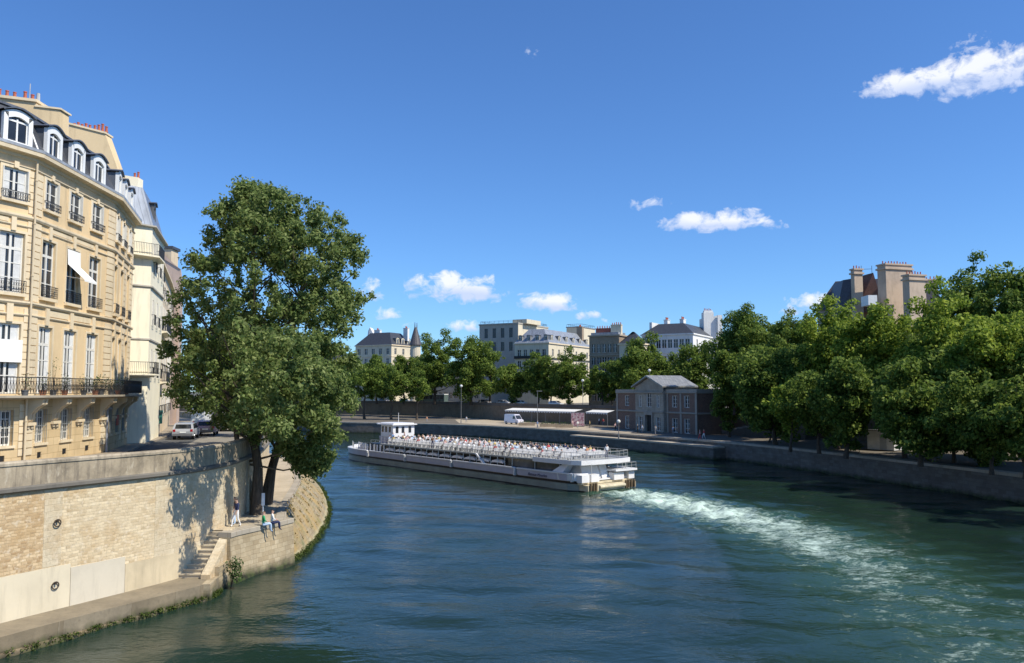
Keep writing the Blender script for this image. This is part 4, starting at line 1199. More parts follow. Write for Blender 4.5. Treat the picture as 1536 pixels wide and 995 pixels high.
def small_balcony(root, line, z, proj, h=.95, under=.3, pal=None):
    g = MB(); band(g, line, [(0, z-under), (proj*.6, z-under*.5), (proj, z-.12), (proj, z), (0, z)]); sl_ = g.build('balcony', pal or OFFW, root)
    rl = side_pts(line, proj-.06); g = MB()
    pts = [line[0]]+rl+[line[-1]]
    for a_, b_ in zip(pts[:-1], pts[1:]):
        g.tube((*a_, z+h), (*b_, z+h), .025, n=4); g.tube((*a_, z+.1), (*b_, z+.1), .02, n=4)
        n = max(1, int(math.dist(a_, b_)/.14))
        for k in range(n): p = lerp(a_, b_, k/n); g.tube((*p, z), (*p, z+h), .014, n=3)
    o = g.build('railing', IRON, None); o.parent = sl_; reg(sl_, o); o.matrix_parent_inverse = base_matrix(sl_).inverted()
small_balcony(W, [B0, B1, lerp(B1, B2, .35)], 22.6, .7)
small_balcony(W, [lerp(B0, B1, .0), B1, lerp(B1, B2, .12)], 12.9, .75)
g = MB(); p = (B0[0]+.2, B0[1]-.14); g.tube((*p, 7.2), (*p, 12.4), .07, n=6); g.build('drainpipe', IRON, W)

Cc = empty('terrace_house', (-36, 86, 7.2), 'long pale terrace house curving away behind the white corner house', 'house')
C0, C1, C2 = (-33.0, 74.4), (-38.0, 88.0), (-42.6, 100.0)
g = MB(); rowsC = [(9.2, 11.4), (13.3, 15.9), (17.6, 20.0), (20.8, 22.4)]
PAL = render_stone('pale_house_stone', (0.68, 0.55, 0.38), 0, 0, 0.15, 0.1)
for A, B in ((C0, C1), (C1, C2)):
    L_ = math.dist(A, B); h_ = [(s, s+1.1, za, zb) for s in np.arange(1.2, L_-1.5, 2.6) for za, zb in rowsC]
    wall_panel(g, A, B, 7.0, 23.4, h_, .2)
    for s, s1, za, zb in h_: place_window(Cc, A, B, s, za, 1.1, zb-za, 'mid', rail=True, depth=.15)
wall_panel(g, (-45, 74.5), C0, 7.0, 23.4, []); g.build('wall', PAL, Cc)
g = MB(); band(g, [C0, C1, C2], [(0, 23.3), (.35, 23.4), (.35, 23.6), (-.2, 23.62)]); g.build('cornice', CREAM2, Cc); g = MB(); band(g, [C0, C1, C2], [(0, 16.6), (.12, 16.65), (.12, 16.8), (0, 16.82)]); g.build('cornice', CREAM2, Cc)
g = MB(); a_, b_ = side_pts([C0, C1, C2], 0), side_pts([C0, C1, C2], -6)
for i in (0, 1): g.face([(*a_[i], 23.6), (*a_[i+1], 23.6), (*b_[i+1], 25.4), (*b_[i], 25.4)])
g.build('roof', zinc('zinc_mansard', (0.23, 0.26, 0.31), .5), Cc)
small_balcony(Cc, [lerp(C0, C1, .1), lerp(C0, C1, .5)], 12.4, .8)
small_balcony(Cc, [lerp(C0, C1, .1), lerp(C0, C1, .6)], 17.2, .7)
g = MB(); onwall(C0, C1, 5.2, 6.2, 8.3, 9.6, .25); g.build('shop_sign', plain('teal_sign', (0.05, 0.25, 0.22), 0.6, 0.1), Cc)
Dd = empty('gable_house', (-44, 101, 7.2), 'tall pinkish blank gable end with a dark flat-topped chimney behind the terrace', 'house')
g = MB(); D = [(-52, 100.6), (-42.0, 100.6), (-48, 116), (-58, 116)]
g.face([(-52, 100.6, 7), (-42.0, 100.6, 7), (-42.0, 100.6, 26.9), (-42.9, 100.6, 27.6), (-45.9, 100.6, 30.6), (-52, 100.6, 33)])
wall_panel(g, D[1], D[2], 7, 27, []); g.build('wall', render_stone('pink_render', (0.62, 0.46, 0.36), 0, 0, .15, .1), Dd)
g = MB(); g.face([(-42.0, 100.5, 26.9), (-48, 116, 27), (-55, 116, 33), (-52, 100.5, 33)]); g.build('roof', SL_, Dd)
g = MB(); g.box(-45.0, -43.4, 100.9, 103, 27, 29.6); c_ = g.build('chimney', PAL, Dd)
g = MB(); g.box(-45.2, -43.2, 100.75, 103.2, 29.6, 29.95); o = g.build('chimney_cap', SL_, None); o.parent = c_; reg(c_, o); o.matrix_parent_inverse = base_matrix(c_).inverted()
# ------------------------------------------------------------------ buildings across the river
def rr(px): return (px-768)/1200.0
def zz(py, Yd): return EYE+(587-py)/1200.0*Yd
DL = Vector((0.87, -0.49)).normalized(); DR = Vector((0.49, 0.87)).normalized()
def corner_poly(pxL, pxC, pxR, Yc, depth=14):
    P = Vector((rr(pxC)*Yc, Yc))
    t = (P.x-rr(pxL)*P.y)/(DL.x+(-DL.y)*rr(pxL)); u = (rr(pxR)*P.y-P.x)/(DR.x-DR.y*rr(pxR))
    a = P-DL*t; b = P+DR*u; c = a+DR*u
    return [tuple(a), tuple(P), tuple(b), tuple(c)]
def block(name, label, poly, z0, z1, wallm, faces, cornice=True, band_z=(), corn_m=None):
    c = Vector((sum(p[0] for p in poly)/len(poly), sum(p[1] for p in poly)/len(poly), z0))
    root = empty(name, c, label, 'building')
    g = MB(); wins = []
    for i in range(len(poly)):
        A, B = poly[i], poly[(i+1) % len(poly)]
        holes = []
        if i in faces:
            f = faces[i]; L_ = math.dist(A, B)
            for (za, zb) in f['rows']:
                for k in range(f['n']):
                    c_ = f.get('m', 0)+(L_-2*f.get('m', 0))*(k+.5)/f['n']; w_ = f['w']
                    holes.append((c_-w_/2, c_+w_/2, za, zb)); wins.append((A, B, c_-w_/2, za, w_, zb-za, f.get('style', 'far')))
        wall_panel(g, A, B, z0-0.5, z1, holes, .25)
    g.build('wall', wallm, root)
    for w_ in wins: place_window(root, *w_, depth=.2)
    cm = corn_m or CREAM2
    if cornice:
        g = MB()
        for z, o, h in ((z1-.35, .35, .4),)+tuple((b, .15, .25) for b in band_z):
            p = offset(poly, o); g.prism(p, z, z+h)
        g.build('cornice', cm, root)
    return root
def hip(root, poly, z, h, inset, m, name='roof', over=.2):
    a, b = offset(poly, over), offset(poly, -inset); g = MB()
    for i in range(len(poly)):
        j = (i+1) % len(poly); L_ = math.dist(a[i], a[j])
        g.face([(*a[i], z), (*a[j], z), (*b[j], z+h), (*b[i], z+h)], 0, [(0, 0), (L_, 0), (L_-inset, h+1), (inset, h+1)])
    g.face([(*p, z+h) for p in b]); return g.build(name, m, root)
def inside(poly, u, v):
    """point in a 4-sided footprint, u along the left front face, v going back"""
    a = lerp(poly[0], poly[1], u); b = lerp(poly[3], poly[2], u); return lerp(a, b, v)
def chim(root, x, y, z0, z1, w_, d_, m, n=4, rz=0.0):
    g = MB(); M = Matrix.Translation((x, y, 0)) @ Matrix.Rotation(rz, 4, 'Z')
    g.box(-w_/2, w_/2, -d_/2, d_/2, z0, z1, 0, M); g.box(-w_/2-.1, w_/2+.1, -d_/2-.1, d_/2+.1, z1, z1+.18, 0, M)
    s_ = g.build('chimney', m, root)
    g = MB()
    pts_ = [tuple((M @ Vector((-w_/2+w_*(k+.5)/n, 0, 0)))[:2]) for k in range(n)]
    pots(root, s_, pts_, z1+.18, 1.3, 6)
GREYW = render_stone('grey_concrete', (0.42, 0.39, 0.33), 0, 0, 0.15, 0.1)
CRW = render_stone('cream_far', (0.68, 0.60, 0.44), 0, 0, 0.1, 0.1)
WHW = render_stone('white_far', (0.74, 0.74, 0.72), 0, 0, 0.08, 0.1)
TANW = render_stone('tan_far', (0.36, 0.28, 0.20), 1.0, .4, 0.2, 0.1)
ROOFD = slate('dark_far_roof', (0.035, 0.038, 0.045)); ZN = zinc('pale_zinc', (0.30, 0.32, 0.35), .8)
GZ = 7.3
# chateau-like house with turret
P = corner_poly(533, 587, 622, 318)
b = block('gabled_house', 'cream house with a steep dark hipped roof beside a pointed turret', P, GZ, zz(517, 318), CRW,
          {0: dict(n=5, w=1.5, rows=[(22, 24.6), (26.2, 28.6)]), 1: dict(n=3, w=1.4, rows=[(17, 19.6), (22, 24.6), (26.2, 28.6)])}, band_z=(25.2, 20.4))
hip(b, P, zz(517, 318)+.05, 5.2, 4.2, ROOFD)
for u, v in ((.35, .06), (.65, .06)):
    pass
for k in (0.28, 0.5, 0.75):
    L_ = math.dist(P[1], P[2]); dormer(b, P[1], P[2], L_*k, 2.0, zz(517, 318)+.2, 2.6, .3, front=CRW, deep=2.5)
x, y = inside(P, .35, .4); chim(b, x, y, 32, 36.5, 1.2, 3, WHW, 3, R(60))
x, y = inside(P, .95, .7); chim(b, x, y, 32, 37.2, 1.2, 2.2, WHW, 3, R(60))
x, y = inside(P, .1, .8)
g = MB(); g.hexa([(x-6, y, 24), (x+4, y-3, 24), (x+4, y+6, 24), (x-6, y+9, 24), (x-4.4, y, 37), (x-3.6, y-.6, 38.4), (x-3.6, y+7, 38.4), (x-4.4, y+8, 37)]); g.build('gable', WHW, b)
t = empty('pointed_turret', (rr(623)*312, 312, GZ), 'slim round turret with a steep grey conical roof and finials', 'turret')
g = MB(); x, y = rr(623)*312, 312.0; g.tube((x, y, GZ-.3), (x, y, 29.2), 2.0, 2.0, 16); g.build('wall', CRW, t, smooth=False)
g = MB(); g.tube((x, y, 29.2), (x, y, 29.6), 2.5, 2.5, 16); g.tube((x, y, 29.6), (x, y, 36.4), 2.4, .5, 16); g.tube((x-.3, y, 36.3), (x-.3, y, 38.4), .22, .1, 6); g.tube((x+.5, y, 36.0), (x+.5, y, 38.2), .2, .1, 6); g.build('roof', slate('turret_slate', (0.06, 0.055, 0.055)), t)
# modern grey block
P = corner_poly(719, 777, 822, 292); zt = zz(486, 292)
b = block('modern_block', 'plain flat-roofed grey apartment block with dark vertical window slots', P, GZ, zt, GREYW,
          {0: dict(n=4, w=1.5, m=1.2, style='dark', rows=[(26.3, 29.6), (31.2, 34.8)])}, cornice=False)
g = MB(); g.prism(offset(P, .25), zt, zt+.5); g.build('roof', GREYW, b)
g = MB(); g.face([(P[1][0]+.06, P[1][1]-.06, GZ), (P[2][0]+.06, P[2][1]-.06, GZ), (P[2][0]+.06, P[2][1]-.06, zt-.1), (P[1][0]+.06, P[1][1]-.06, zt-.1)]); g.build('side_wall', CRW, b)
x, y = inside(P, .93, .35); g = MB(); M = Matrix.Translation((x, y, 0)) @ Matrix.Rotation(R(60), 4, 'Z'); g.box(-5, 6, -3, 3, zt+.4, zt+2.0, 0, M); g.build('roof_hut', CRW, b)
g = MB()
q = offset(P, -.3)
for i in range(4):
    for z in (.9, 1.3): g.tube((*q[i], zt+.5+z-.3), (*q[(i+1) % 4], zt+.5+z-.3), .05, n=3)
    for k in range(8): p = lerp(q[i], q[(i+1) % 4], k/8); g.tube((*p, zt+.5), (*p, zt+1.5), .05, n=3)
g.build('railing', IRON, b)
# corner apartment house with grey mansard
P = corner_poly(772, 823, 886, 268); zt = zz(514, 268)
b = block('mansard_house', 'cream corner apartment house with a pale grey mansard full of small dormers', P, GZ, zt, CRW,
          {0: dict(n=5, w=1.3, m=.6, rows=[(11, 14), (15.6, 18), (19.4, 21.8), (23.2, 25.6)]), 1: dict(n=7, w=1.25, m=.8, rows=[(11, 14), (15.4, 17.8), (19.4, 21.8), (23.3, 25.7)])}, band_z=(22.3, 18.6))
hip(b, P, zt+.05, 4.9, 3.6, ZN)
for f_, n_ in ((0, 4), (1, 6)):
    L_ = math.dist(P[f_], P[f_+1])
    for k in range(n_): dormer(b, P[f_], P[f_+1], L_*(k+.6)/n_, 1.5, zt+.3, 2.3, .5, front=CRW if f_ else GREYW, deep=2.6)
g = MB()
A, B = P[0], P[1]; onwall(A, B, 0, math.dist(A, B), 22.55, 23.5, .5); A, B = P[1], P[2]; onwall(A, B, 0, math.dist(A, B), 22.55, 22.7, .5); g.build('balcony', IRON, b)
x, y = inside(P, .8, .9); chim(b, x, y, 30, 35.2, 1.6, 2.2, TANW, 3, R(60))
# beige slab behind
P = corner_poly(850, 872, 893, 305); b = block('beige_block', 'beige flat-roofed upper block with a railing, behind the mansard house', P, GZ, zz(491, 305), CRW, {0: dict(n=3, w=1.4, m=1, style='dark', rows=[(30, 32.2)])}, cornice=False)
g = MB(); g.prism(offset(P, .2), zz(491, 305), zz(491, 305)+.35); g.build('roof', ZN, b)
g = MB(); q = offset(P, -.1)
for i in range(4):
    g.tube((*q[i], 37.2), (*q[(i+1) % 4], 37.2), .06, n=3)
    for k in range(7): p = lerp(q[i], q[(i+1) % 4], k/7); g.tube((*p, 36), (*p, 37.2), .05, n=3)
g.build('railing', IRON, b)
# shaded tan tenement
P = corner_poly(884, 929, 941, 236); zt = zz(502, 236)
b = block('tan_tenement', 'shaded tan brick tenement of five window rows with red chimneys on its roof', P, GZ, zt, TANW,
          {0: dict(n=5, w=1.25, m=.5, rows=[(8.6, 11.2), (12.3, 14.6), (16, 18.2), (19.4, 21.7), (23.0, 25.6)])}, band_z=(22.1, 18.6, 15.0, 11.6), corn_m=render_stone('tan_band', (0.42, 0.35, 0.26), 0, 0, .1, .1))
g = MB(); g.prism(offset(P, -.4), zt, zt+.8); g.build('roof', ZN, b)
x, y = inside(P, .35, .5); chim(b, x, y, zt, zt+2.1, 4.6, 1.2, brick('red_chimney_brick', (0.34, 0.10, 0.07)), 6, R(-25))
x, y = inside(P, .8, .45); chim(b, x, y, zt, zt+3.0, 3.2, 1.4, CRW, 5, R(-25))
# low link with dark roof
P = corner_poly(929, 962, 972, 232); zt = zz(515, 232)
b = block('small_link_house', 'small house with a sloping dark roof squeezed between tan tenement and white block', P, GZ, zt, CRW, {0: dict(n=3, w=1.1, m=.8, rows=[(14, 16), (18.5, 20.5)])})
hip(b, P, zt, 3.6, 3.2, ROOFD)
# white block with dark mansard
P = corner_poly(963, 1040, 1078, 236); zt = zz(500, 236)
b = block('white_block', 'long white apartment block with a dark hipped roof above the far trees', P, GZ, zt, WHW,
          {0: dict(n=8, w=1.35, m=.8, rows=[(11.5, 14), (15.5, 18), (19.6, 22), (24.4, 27)]), 1: dict(n=4, w=1.3, m=1, rows=[(15.5, 18), (19.6, 22), (24.4, 27)])}, band_z=(22.8,), corn_m=WHW)
hip(b, P, zt+.05, 3.4, 4.0, ROOFD)
x, y = inside(P, .12, .1); 
g = MB(); M = Matrix.Translation((x, y, 0)) @ Matrix.Rotation(R(60), 4, 'Z'); g.box(0, 8, -.4, .4, zt-1, zt+4.0, 0, M); g.build('party_wall', WHW, b)
for u in (.3, .62): x, y = inside(P, u, .35); chim(b, x, y, zt+2, zt+5.0, 2.4, 1.2, WHW, 4, R(60))
# pale chimney tower behind
Y_ = 255.0; x = rr(1066)*Y_
b = empty('chimney_block', (x, Y_, GZ), 'pale stepped party wall with chimneys rising behind the white block', 'building')
g = MB(); g.box(x-2.2, x+2.0, Y_-1, Y_+5, GZ-.3, 34.8); g.box(x-2.2, x+1.0, Y_-1, Y_+2, 34.8, 36.6); g.box(x+2.0, x+3.4, Y_-2, Y_+5, GZ-.3, 35.6); g.build('wall', WHW, b)
s_ = g = MB(); g.box(x-2.0, x+.8, Y_-.7, Y_+.7, 36.6, 37.2); c_ = g.build('chimney', WHW, b); pots(b, c_, [(x-1.7+.5*k, Y_) for k in range(5)], 37.2, 1.1, 6)

# ------------------------------------------------------------------ gabled quay house
BR = brick('dark_red_brick', (0.20, 0.125, 0.09)); QS = render_stone('house_stone', (0.37, 0.34, 0.28), .9, .4, .25, .2)
H0, H1 = (24.2, 185.5), (36.2, 157.0)
Lh, dh, nh = frame_of(H0, H1); inn = -nh
def hp(s, back_): return (H0[0]+dh.x*s+inn.x*back_, H0[1]+dh.y*s+inn.y*back_)
Hr = empty('quay_house', (*hp(Lh/2, 5), 3), 'two-storey brick and stone quay house with a pedimented centre and low wings', 'house')
g = MB(); gb = MB(); s1, s2 = Lh*.30, Lh*.655
wing_rows = [(3.0, 6.2), (8.0, 10.5)]
def seg_pts(a, b, o=0.0): return (hp(a, -o), hp(b, -o))
wings = [(0, s1, [1.0+2.6]), (s2, Lh, [s2+2.6, s2+5.2, s2+8.0])]
allw = []
for a, b_, cs in ((0, s1, [4.6]), (s2, Lh, [s2+3.0, s2+7.2])):
    A, B = seg_pts(a, b_); hs = []
    for c_ in cs:
        hs += [(c_-a-.9, c_-a+.9, 3.1, 6.0), (c_-a-.85, c_-a+.85, 8.2, 10.6)]
    wall_panel(gb, A, B, 2.7, 11.3, hs, .3); allw += [(A, B, h) for h in hs]
A, B = seg_pts(s1, s2, .7); cw = s2-s1; ap = cw/2
hs = [(1.5, 2.5, 8.1, 10.6), (cw/2-.9, cw/2+.9, 8.1, 11.2), (cw-2.5, cw-1.5, 8.1, 10.6), (1.2, 2.8, 3.2, 6.1), (cw/2-1.2, cw/2+1.2, 3.0, 6.4), (cw-2.8, cw-1.2, 3.2, 6.1)]
wall_panel(g, A, B, 2.7, 12.4, hs, .3); allw += [(A, B, h) for h in hs]
g.face([(*A, 12.4), (*B, 12.4), (*lerp(A, B, .5), 14.4)])
for s_, e_ in ((s1, 0), (s2, 0)): g.face([(*hp(s_, -.7), 2.7), (*hp(s_, 0.01), 2.7), (*hp(s_, .01), 12.4), (*hp(s_, -.7), 12.4)])
g.build('wall', QS, Hr)
for p, q in ((hp(Lh, 0), hp(Lh, 6.5)), (hp(Lh, 6.5), hp(0, 6.5)), (hp(0, 6.5), hp(0, 0))): wall_panel(gb, p, q, 2.7, 11.3, [], .2)
gb.build('brick_wall', BR, Hr)
for A_, B_, h in allw:
    if h[2] < 3.1 and h[1]-h[0] > 2: continue
    place_window(Hr, A_, B_, h[0], h[2], h[1]-h[0], h[3]-h[2], 'mid', depth=.2)
g = MB(); P = lambda s_, z, o: (*hp(s_, -o), z)
g.face([P(s1+cw/2-1.2, 3, .42), P(s1+cw/2+1.2, 3, .42), P(s1+cw/2+1.2, 6.4, .42), P(s1+cw/2-1.2, 6.4, .42)]); dr = g.build('door', DARK, Hr)
g = MB(); 
for z, o in ((6.9, .22), (11.0, .3)): band(g, [hp(0, 6.5), hp(0, 0), hp(s1, 0), hp(s1, -.7), hp(s2, -.7), hp(s2, 0), hp(Lh, 0), hp(Lh, 6.5)], [(0, z), (o, z+.1), (o, z+.35), (0, z+.4)])
for s_ in (.3, s1-.5, s2+.5, s2+5.2, Lh-.3):
    A_, B_ = H0, H1; onwall(A_, B_, s_-.3, s_+.3, 3, 11.2, .12)
onwall(A, B, cw/2-1.6, cw/2+1.6, 6.45, 7.1, .3); onwall(A, B, cw/2-1.6, cw/2-1.25, 3, 6.45, .3); onwall(A, B, cw/2+1.25, cw/2+1.6, 3, 6.45, .3)
g.build('cornice', render_stone('quay_house_trim', (0.33, 0.30, 0.25), 0, 0, .2, .2), Hr)
g = MB(); poly = [hp(0, 0), hp(Lh, 0), hp(Lh, 6.5), hp(0, 6.5)]; g.prism(offset(poly[::1], .2) if True else poly, 11.3, 11.9); g.build('parapet', render_stone('quay_house_trim', (0.33, 0.30, 0.25), 0, 0, .2, .2), Hr)
g = MB(); e = .7; a0, a1, am = hp(s1-e, -.7-e), hp(s2+e, -.7-e), hp((s1+s2)/2, -.7-e); b0, b1, bm = hp(s1-e, 7.5), hp(s2+e, 7.5), hp((s1+s2)/2, 7.5)
for dz in (0, .28):
    g.face([(*a0, 12.3+dz), (*am, 14.6+dz), (*bm, 14.6+dz), (*b0, 12.3+dz)]); g.face([(*a1, 12.3+dz), (*b1, 12.3+dz), (*bm, 14.6+dz), (*am, 14.6+dz)])
g.face([(*a0, 12.3), (*a0, 12.58), (*am, 14.88), (*am, 14.6)]); g.face([(*a1, 12.3), (*am, 14.6), (*am, 14.88), (*a1, 12.58)]); g.face([(*a1, 12.3), (*a1, 12.58), (*b1, 12.58), (*b1, 12.3)])
g.face([(*b0, 11.5), (*b1, 11.5), (*b1, 12.5), (*bm, 14.7), (*b0, 12.5)]); g.face([(*hp(s2, -.7), 11.5), (*hp(s2, 7.5), 11.5), (*hp(s2, 7.5), 12.5), (*hp(s2, -.7), 12.5)])
g.build('roof', zinc('house_zinc', (0.30, 0.30, 0.28), .6), Hr)

# ------------------------------------------------------------------ brick mansion above the right-hand trees
MB_ = render_stone('rosy_stone', (0.55, 0.43, 0.32), 0, 0, .3, .2); Y_ = 165.0
def X_(px, Yd=Y_): return rr(px)*Yd
Mn = empty('brick_mansion', (X_(1330), Y_+10, GZ), 'huge rosy stone mansion top with massive chimneys above the right-hand trees', 'building')
g = MB()
x0, x1 = X_(1262), X_(1420)
wall_panel(g, (x0, Y_+12), (x1, Y_), GZ, 29.5, [], .2); wall_panel(g, (x1, Y_), (x1+10, Y_+24), GZ, 29.5, []); wall_panel(g, (x1+10, Y_+24), (x0+12, Y_+36), GZ, 29.5, []); wall_panel(g, (x0+12, Y_+36), (x0, Y_+12), GZ, 29.5, [])
g.build('wall', MB_, Mn)
poly = [(x0, Y_+12), (x1, Y_), (x1+10, Y_+24), (x0+12, Y_+36)]
hip(Mn, poly, 29.4, 6.7, 3.6, slate('mansion_slate', (0.05, 0.045, 0.05)), over=.5)
M = Matrix.Rotation(0, 4, 'Z')
def stack(px0, px1, Yd, ytop, dep, m, capz=.5, rz=-6, npots=5, zb=24):
    a, b_ = X_(px0, Yd), X_(px1, Yd); zt = zz(ytop, Yd); w_ = b_-a
    Mx = Matrix.Translation(((a+b_)/2, Yd+dep/2, 0)) @ Matrix.Rotation(R(rz), 4, 'Z')
    g = MB(); g.box(-w_/2, w_/2, -dep/2, dep/2, zb, zt, 0, Mx)
    g.box(-w_/2-.25, w_/2+.25, -dep/2-.25, dep/2+.25, zt-.9, zt-.55, 0, Mx); g.box(-w_/2-.2, w_/2+.2, -dep/2-.2, dep/2+.2, zt, zt+.3, 0, Mx)
    s_ = g.build('chimney', m, Mn)
    pots(Mn, s_, [tuple((Mx @ Vector((-w_/2+w_*(k+.5)/npots, 0, 0)))[:2]) for k in range(npots)], zt+.3, 1.1, 6)
stack(1284, 1298, 166, 404, 1.2, MB_, npots=3, rz=12)
stack(1327, 1375, 162, 397, 2.4, MB_, npots=9, rz=16)
stack(1364, 1394, 157, 413, 1.8, MB_, npots=6, rz=16)
stack(1396, 1412, 168, 420, 2, MB_, npots=3)
g = MB(); xa, xb = X_(1258, 170), X_(1284, 170)
g.hexa([(xa-.6, 170, 26), (xb, 167, 26), (xb+2, 178, 26), (xa, 180, 26), (xa+1.7, 170.5, zz(417, 168)), (xb-.1, 168, zz(416, 168)), (xb+1.5, 176, zz(416, 168)), (xa+2.2, 177, zz(417, 168))]); g.build('turret_roof', slate('mansion_slate', (0.05, 0.045, 0.05)), Mn)
g = MB(); A, B = (X_(1296), Y_+8.0), (X_(1326), Y_+5.0)
g.hexa([(A[0], A[1]-5, 28), (B[0], B[1]-6, 28), (B[0], B[1]+3, 28), (A[0], A[1]+3, 28), (A[0]+1.5, A[1]-.5, 36.0), (B[0], B[1]-1.5, 36.6), (B[0], B[1]+3, 36.6), (A[0]+1.5, A[1]+3, 36.0)]); g.build('gable', brick('mansion_brick', (0.20, 0.10, 0.07)), Mn)
g = MB(); x = X_(1313, 160); g.box(x-.9, x+.9, 160.2, 163.5, 28.8, 30.8); g.build('dormer', WHITE, Mn)
g = MB(); 
for px in (1287, 1298, 1314): x = X_(px, 168); g.tube((x, 168.5, 34), (x, 168.5, zz(397, 168)), .05, n=4)
g.tube((X_(1287, 168), 168.5, zz(403, 168)), (X_(1314, 168), 168.5, zz(402, 168)), .05, n=4); g.build('antenna', IRON, Mn)
# pale building glimpsed behind the right trees
P = corner_poly(1080, 1190, 1215, 215); b = block('pale_street_house', 'pale house front glimpsed low between the right-hand tree trunks', P, GZ, 23, CRW, {0: dict(n=9, w=1.6, m=1, rows=[(8.5, 11), (13, 15.5), (17, 19.5)])})
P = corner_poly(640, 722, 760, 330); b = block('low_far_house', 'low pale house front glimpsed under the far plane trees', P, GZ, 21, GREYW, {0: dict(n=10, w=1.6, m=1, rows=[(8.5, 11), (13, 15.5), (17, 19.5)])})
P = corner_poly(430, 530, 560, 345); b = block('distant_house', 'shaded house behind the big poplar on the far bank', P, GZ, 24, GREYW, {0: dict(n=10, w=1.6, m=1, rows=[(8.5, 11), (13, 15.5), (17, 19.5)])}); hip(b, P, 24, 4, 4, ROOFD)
# ------------------------------------------------------------------ trees
POP = leaf_mat('poplar_leaves', (0.055, 0.10, 0.03), (0.18, 0.25, 0.07), (0.36, 0.41, 0.16), 0.5)
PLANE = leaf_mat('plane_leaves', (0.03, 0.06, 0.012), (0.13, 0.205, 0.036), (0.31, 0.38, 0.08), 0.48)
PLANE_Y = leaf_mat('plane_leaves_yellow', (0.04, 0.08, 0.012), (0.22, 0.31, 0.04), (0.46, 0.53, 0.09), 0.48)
BARK = bark('tree_bark'); BARKL = bark('pale_bark', (0.2, 0.16, 0.11))
def limb_paths(g, base, r0, top, targets, rs):
    base = Vector(base); top = Vector(top)
    n = 6; pts = []
    for k in range(n+1):
        t = k/n; p = base.lerp(top, t)+Vector((rs.normal(0, .12)*(0 < k < n), rs.normal(0, .12)*(0 < k < n), 0)); pts.append(p)
    rad = [r0*(1-.8*k/n) for k in range(n+1)]; rad[0] *= 1.35
    for k in range(n): g.tube(pts[k], pts[k+1], rad[k], rad[k+1], 9)
    for tg in targets:
        tg = Vector(tg); t = min(.9, max(.25, ((tg.z-base.z)/(top.z-base.z))-.22)); k = int(t*n); p = pts[k].lerp(pts[k+1], t*n-k)
        mid = p.lerp(tg, .5)+Vector((0, 0, -(tg-p).length*.08)); rr_ = r0*(1-.8*t)*.5
        g.tube(p, mid, rr_, rr_*.55, 6); g.tube(mid, tg, rr_*.55, .03, 5)
def broad_tree(name, label, x, y, z, height, rx, ry, crown_lo, m, seed, leaf=.3, dens=26, ncl=60, group=None, clump=(.19, .33), cat='tree', trunk=None, skew=0.0):
    """trunk with limbs, crown of leaf clumps over an uneven ellipsoid; heights above z"""
    root = empty(name, (x, y, z), label, cat, group)
    rs = np.random.RandomState(seed); cz = (height+crown_lo)/2; rz = (height-crown_lo)/2
    C = []; Rr = []
    for k in range(ncl):
        v = rs.normal(size=3); v /= np.linalg.norm(v); q = rs.rand()**.4*.93
        lump = 1+.2*math.sin(3*math.atan2(v[1], v[0])+seed)+.14*math.sin(5*v[2]+seed*2)+.1*math.sin(7*v[0]+3*v[2]+seed)
        p = v*q*lump*np.array([rx, ry, rz]); 
        if p[2] < 0: p[:2] *= 1-.25*(-p[2]/rz)
        p[0] += skew*p[2]
        C.append((p[0], p[1], cz+p[2])); Rr.append(min(rx, rz)*(rs.uniform(*clump) if rs.rand() < .6 else rs.uniform(.09, .2)))
    V, F = leaf_cloud(C, Rr, dens/(leaf*leaf*3.4), leaf*.9, seed, squash=.8, shell=.55)
    o = link('crown', np_mesh('crown', V, F, m), root)
    g = MB(); limb_paths(g, (0, 0, -.2), trunk or height*.022, (rs.normal(0, .5), rs.normal(0, .5), cz+rz*.3), [C[k] for k in range(0, ncl, max(1, ncl//14))], rs)
    g.build('trunk', BARK, root, smooth=True, world=False)
    return root
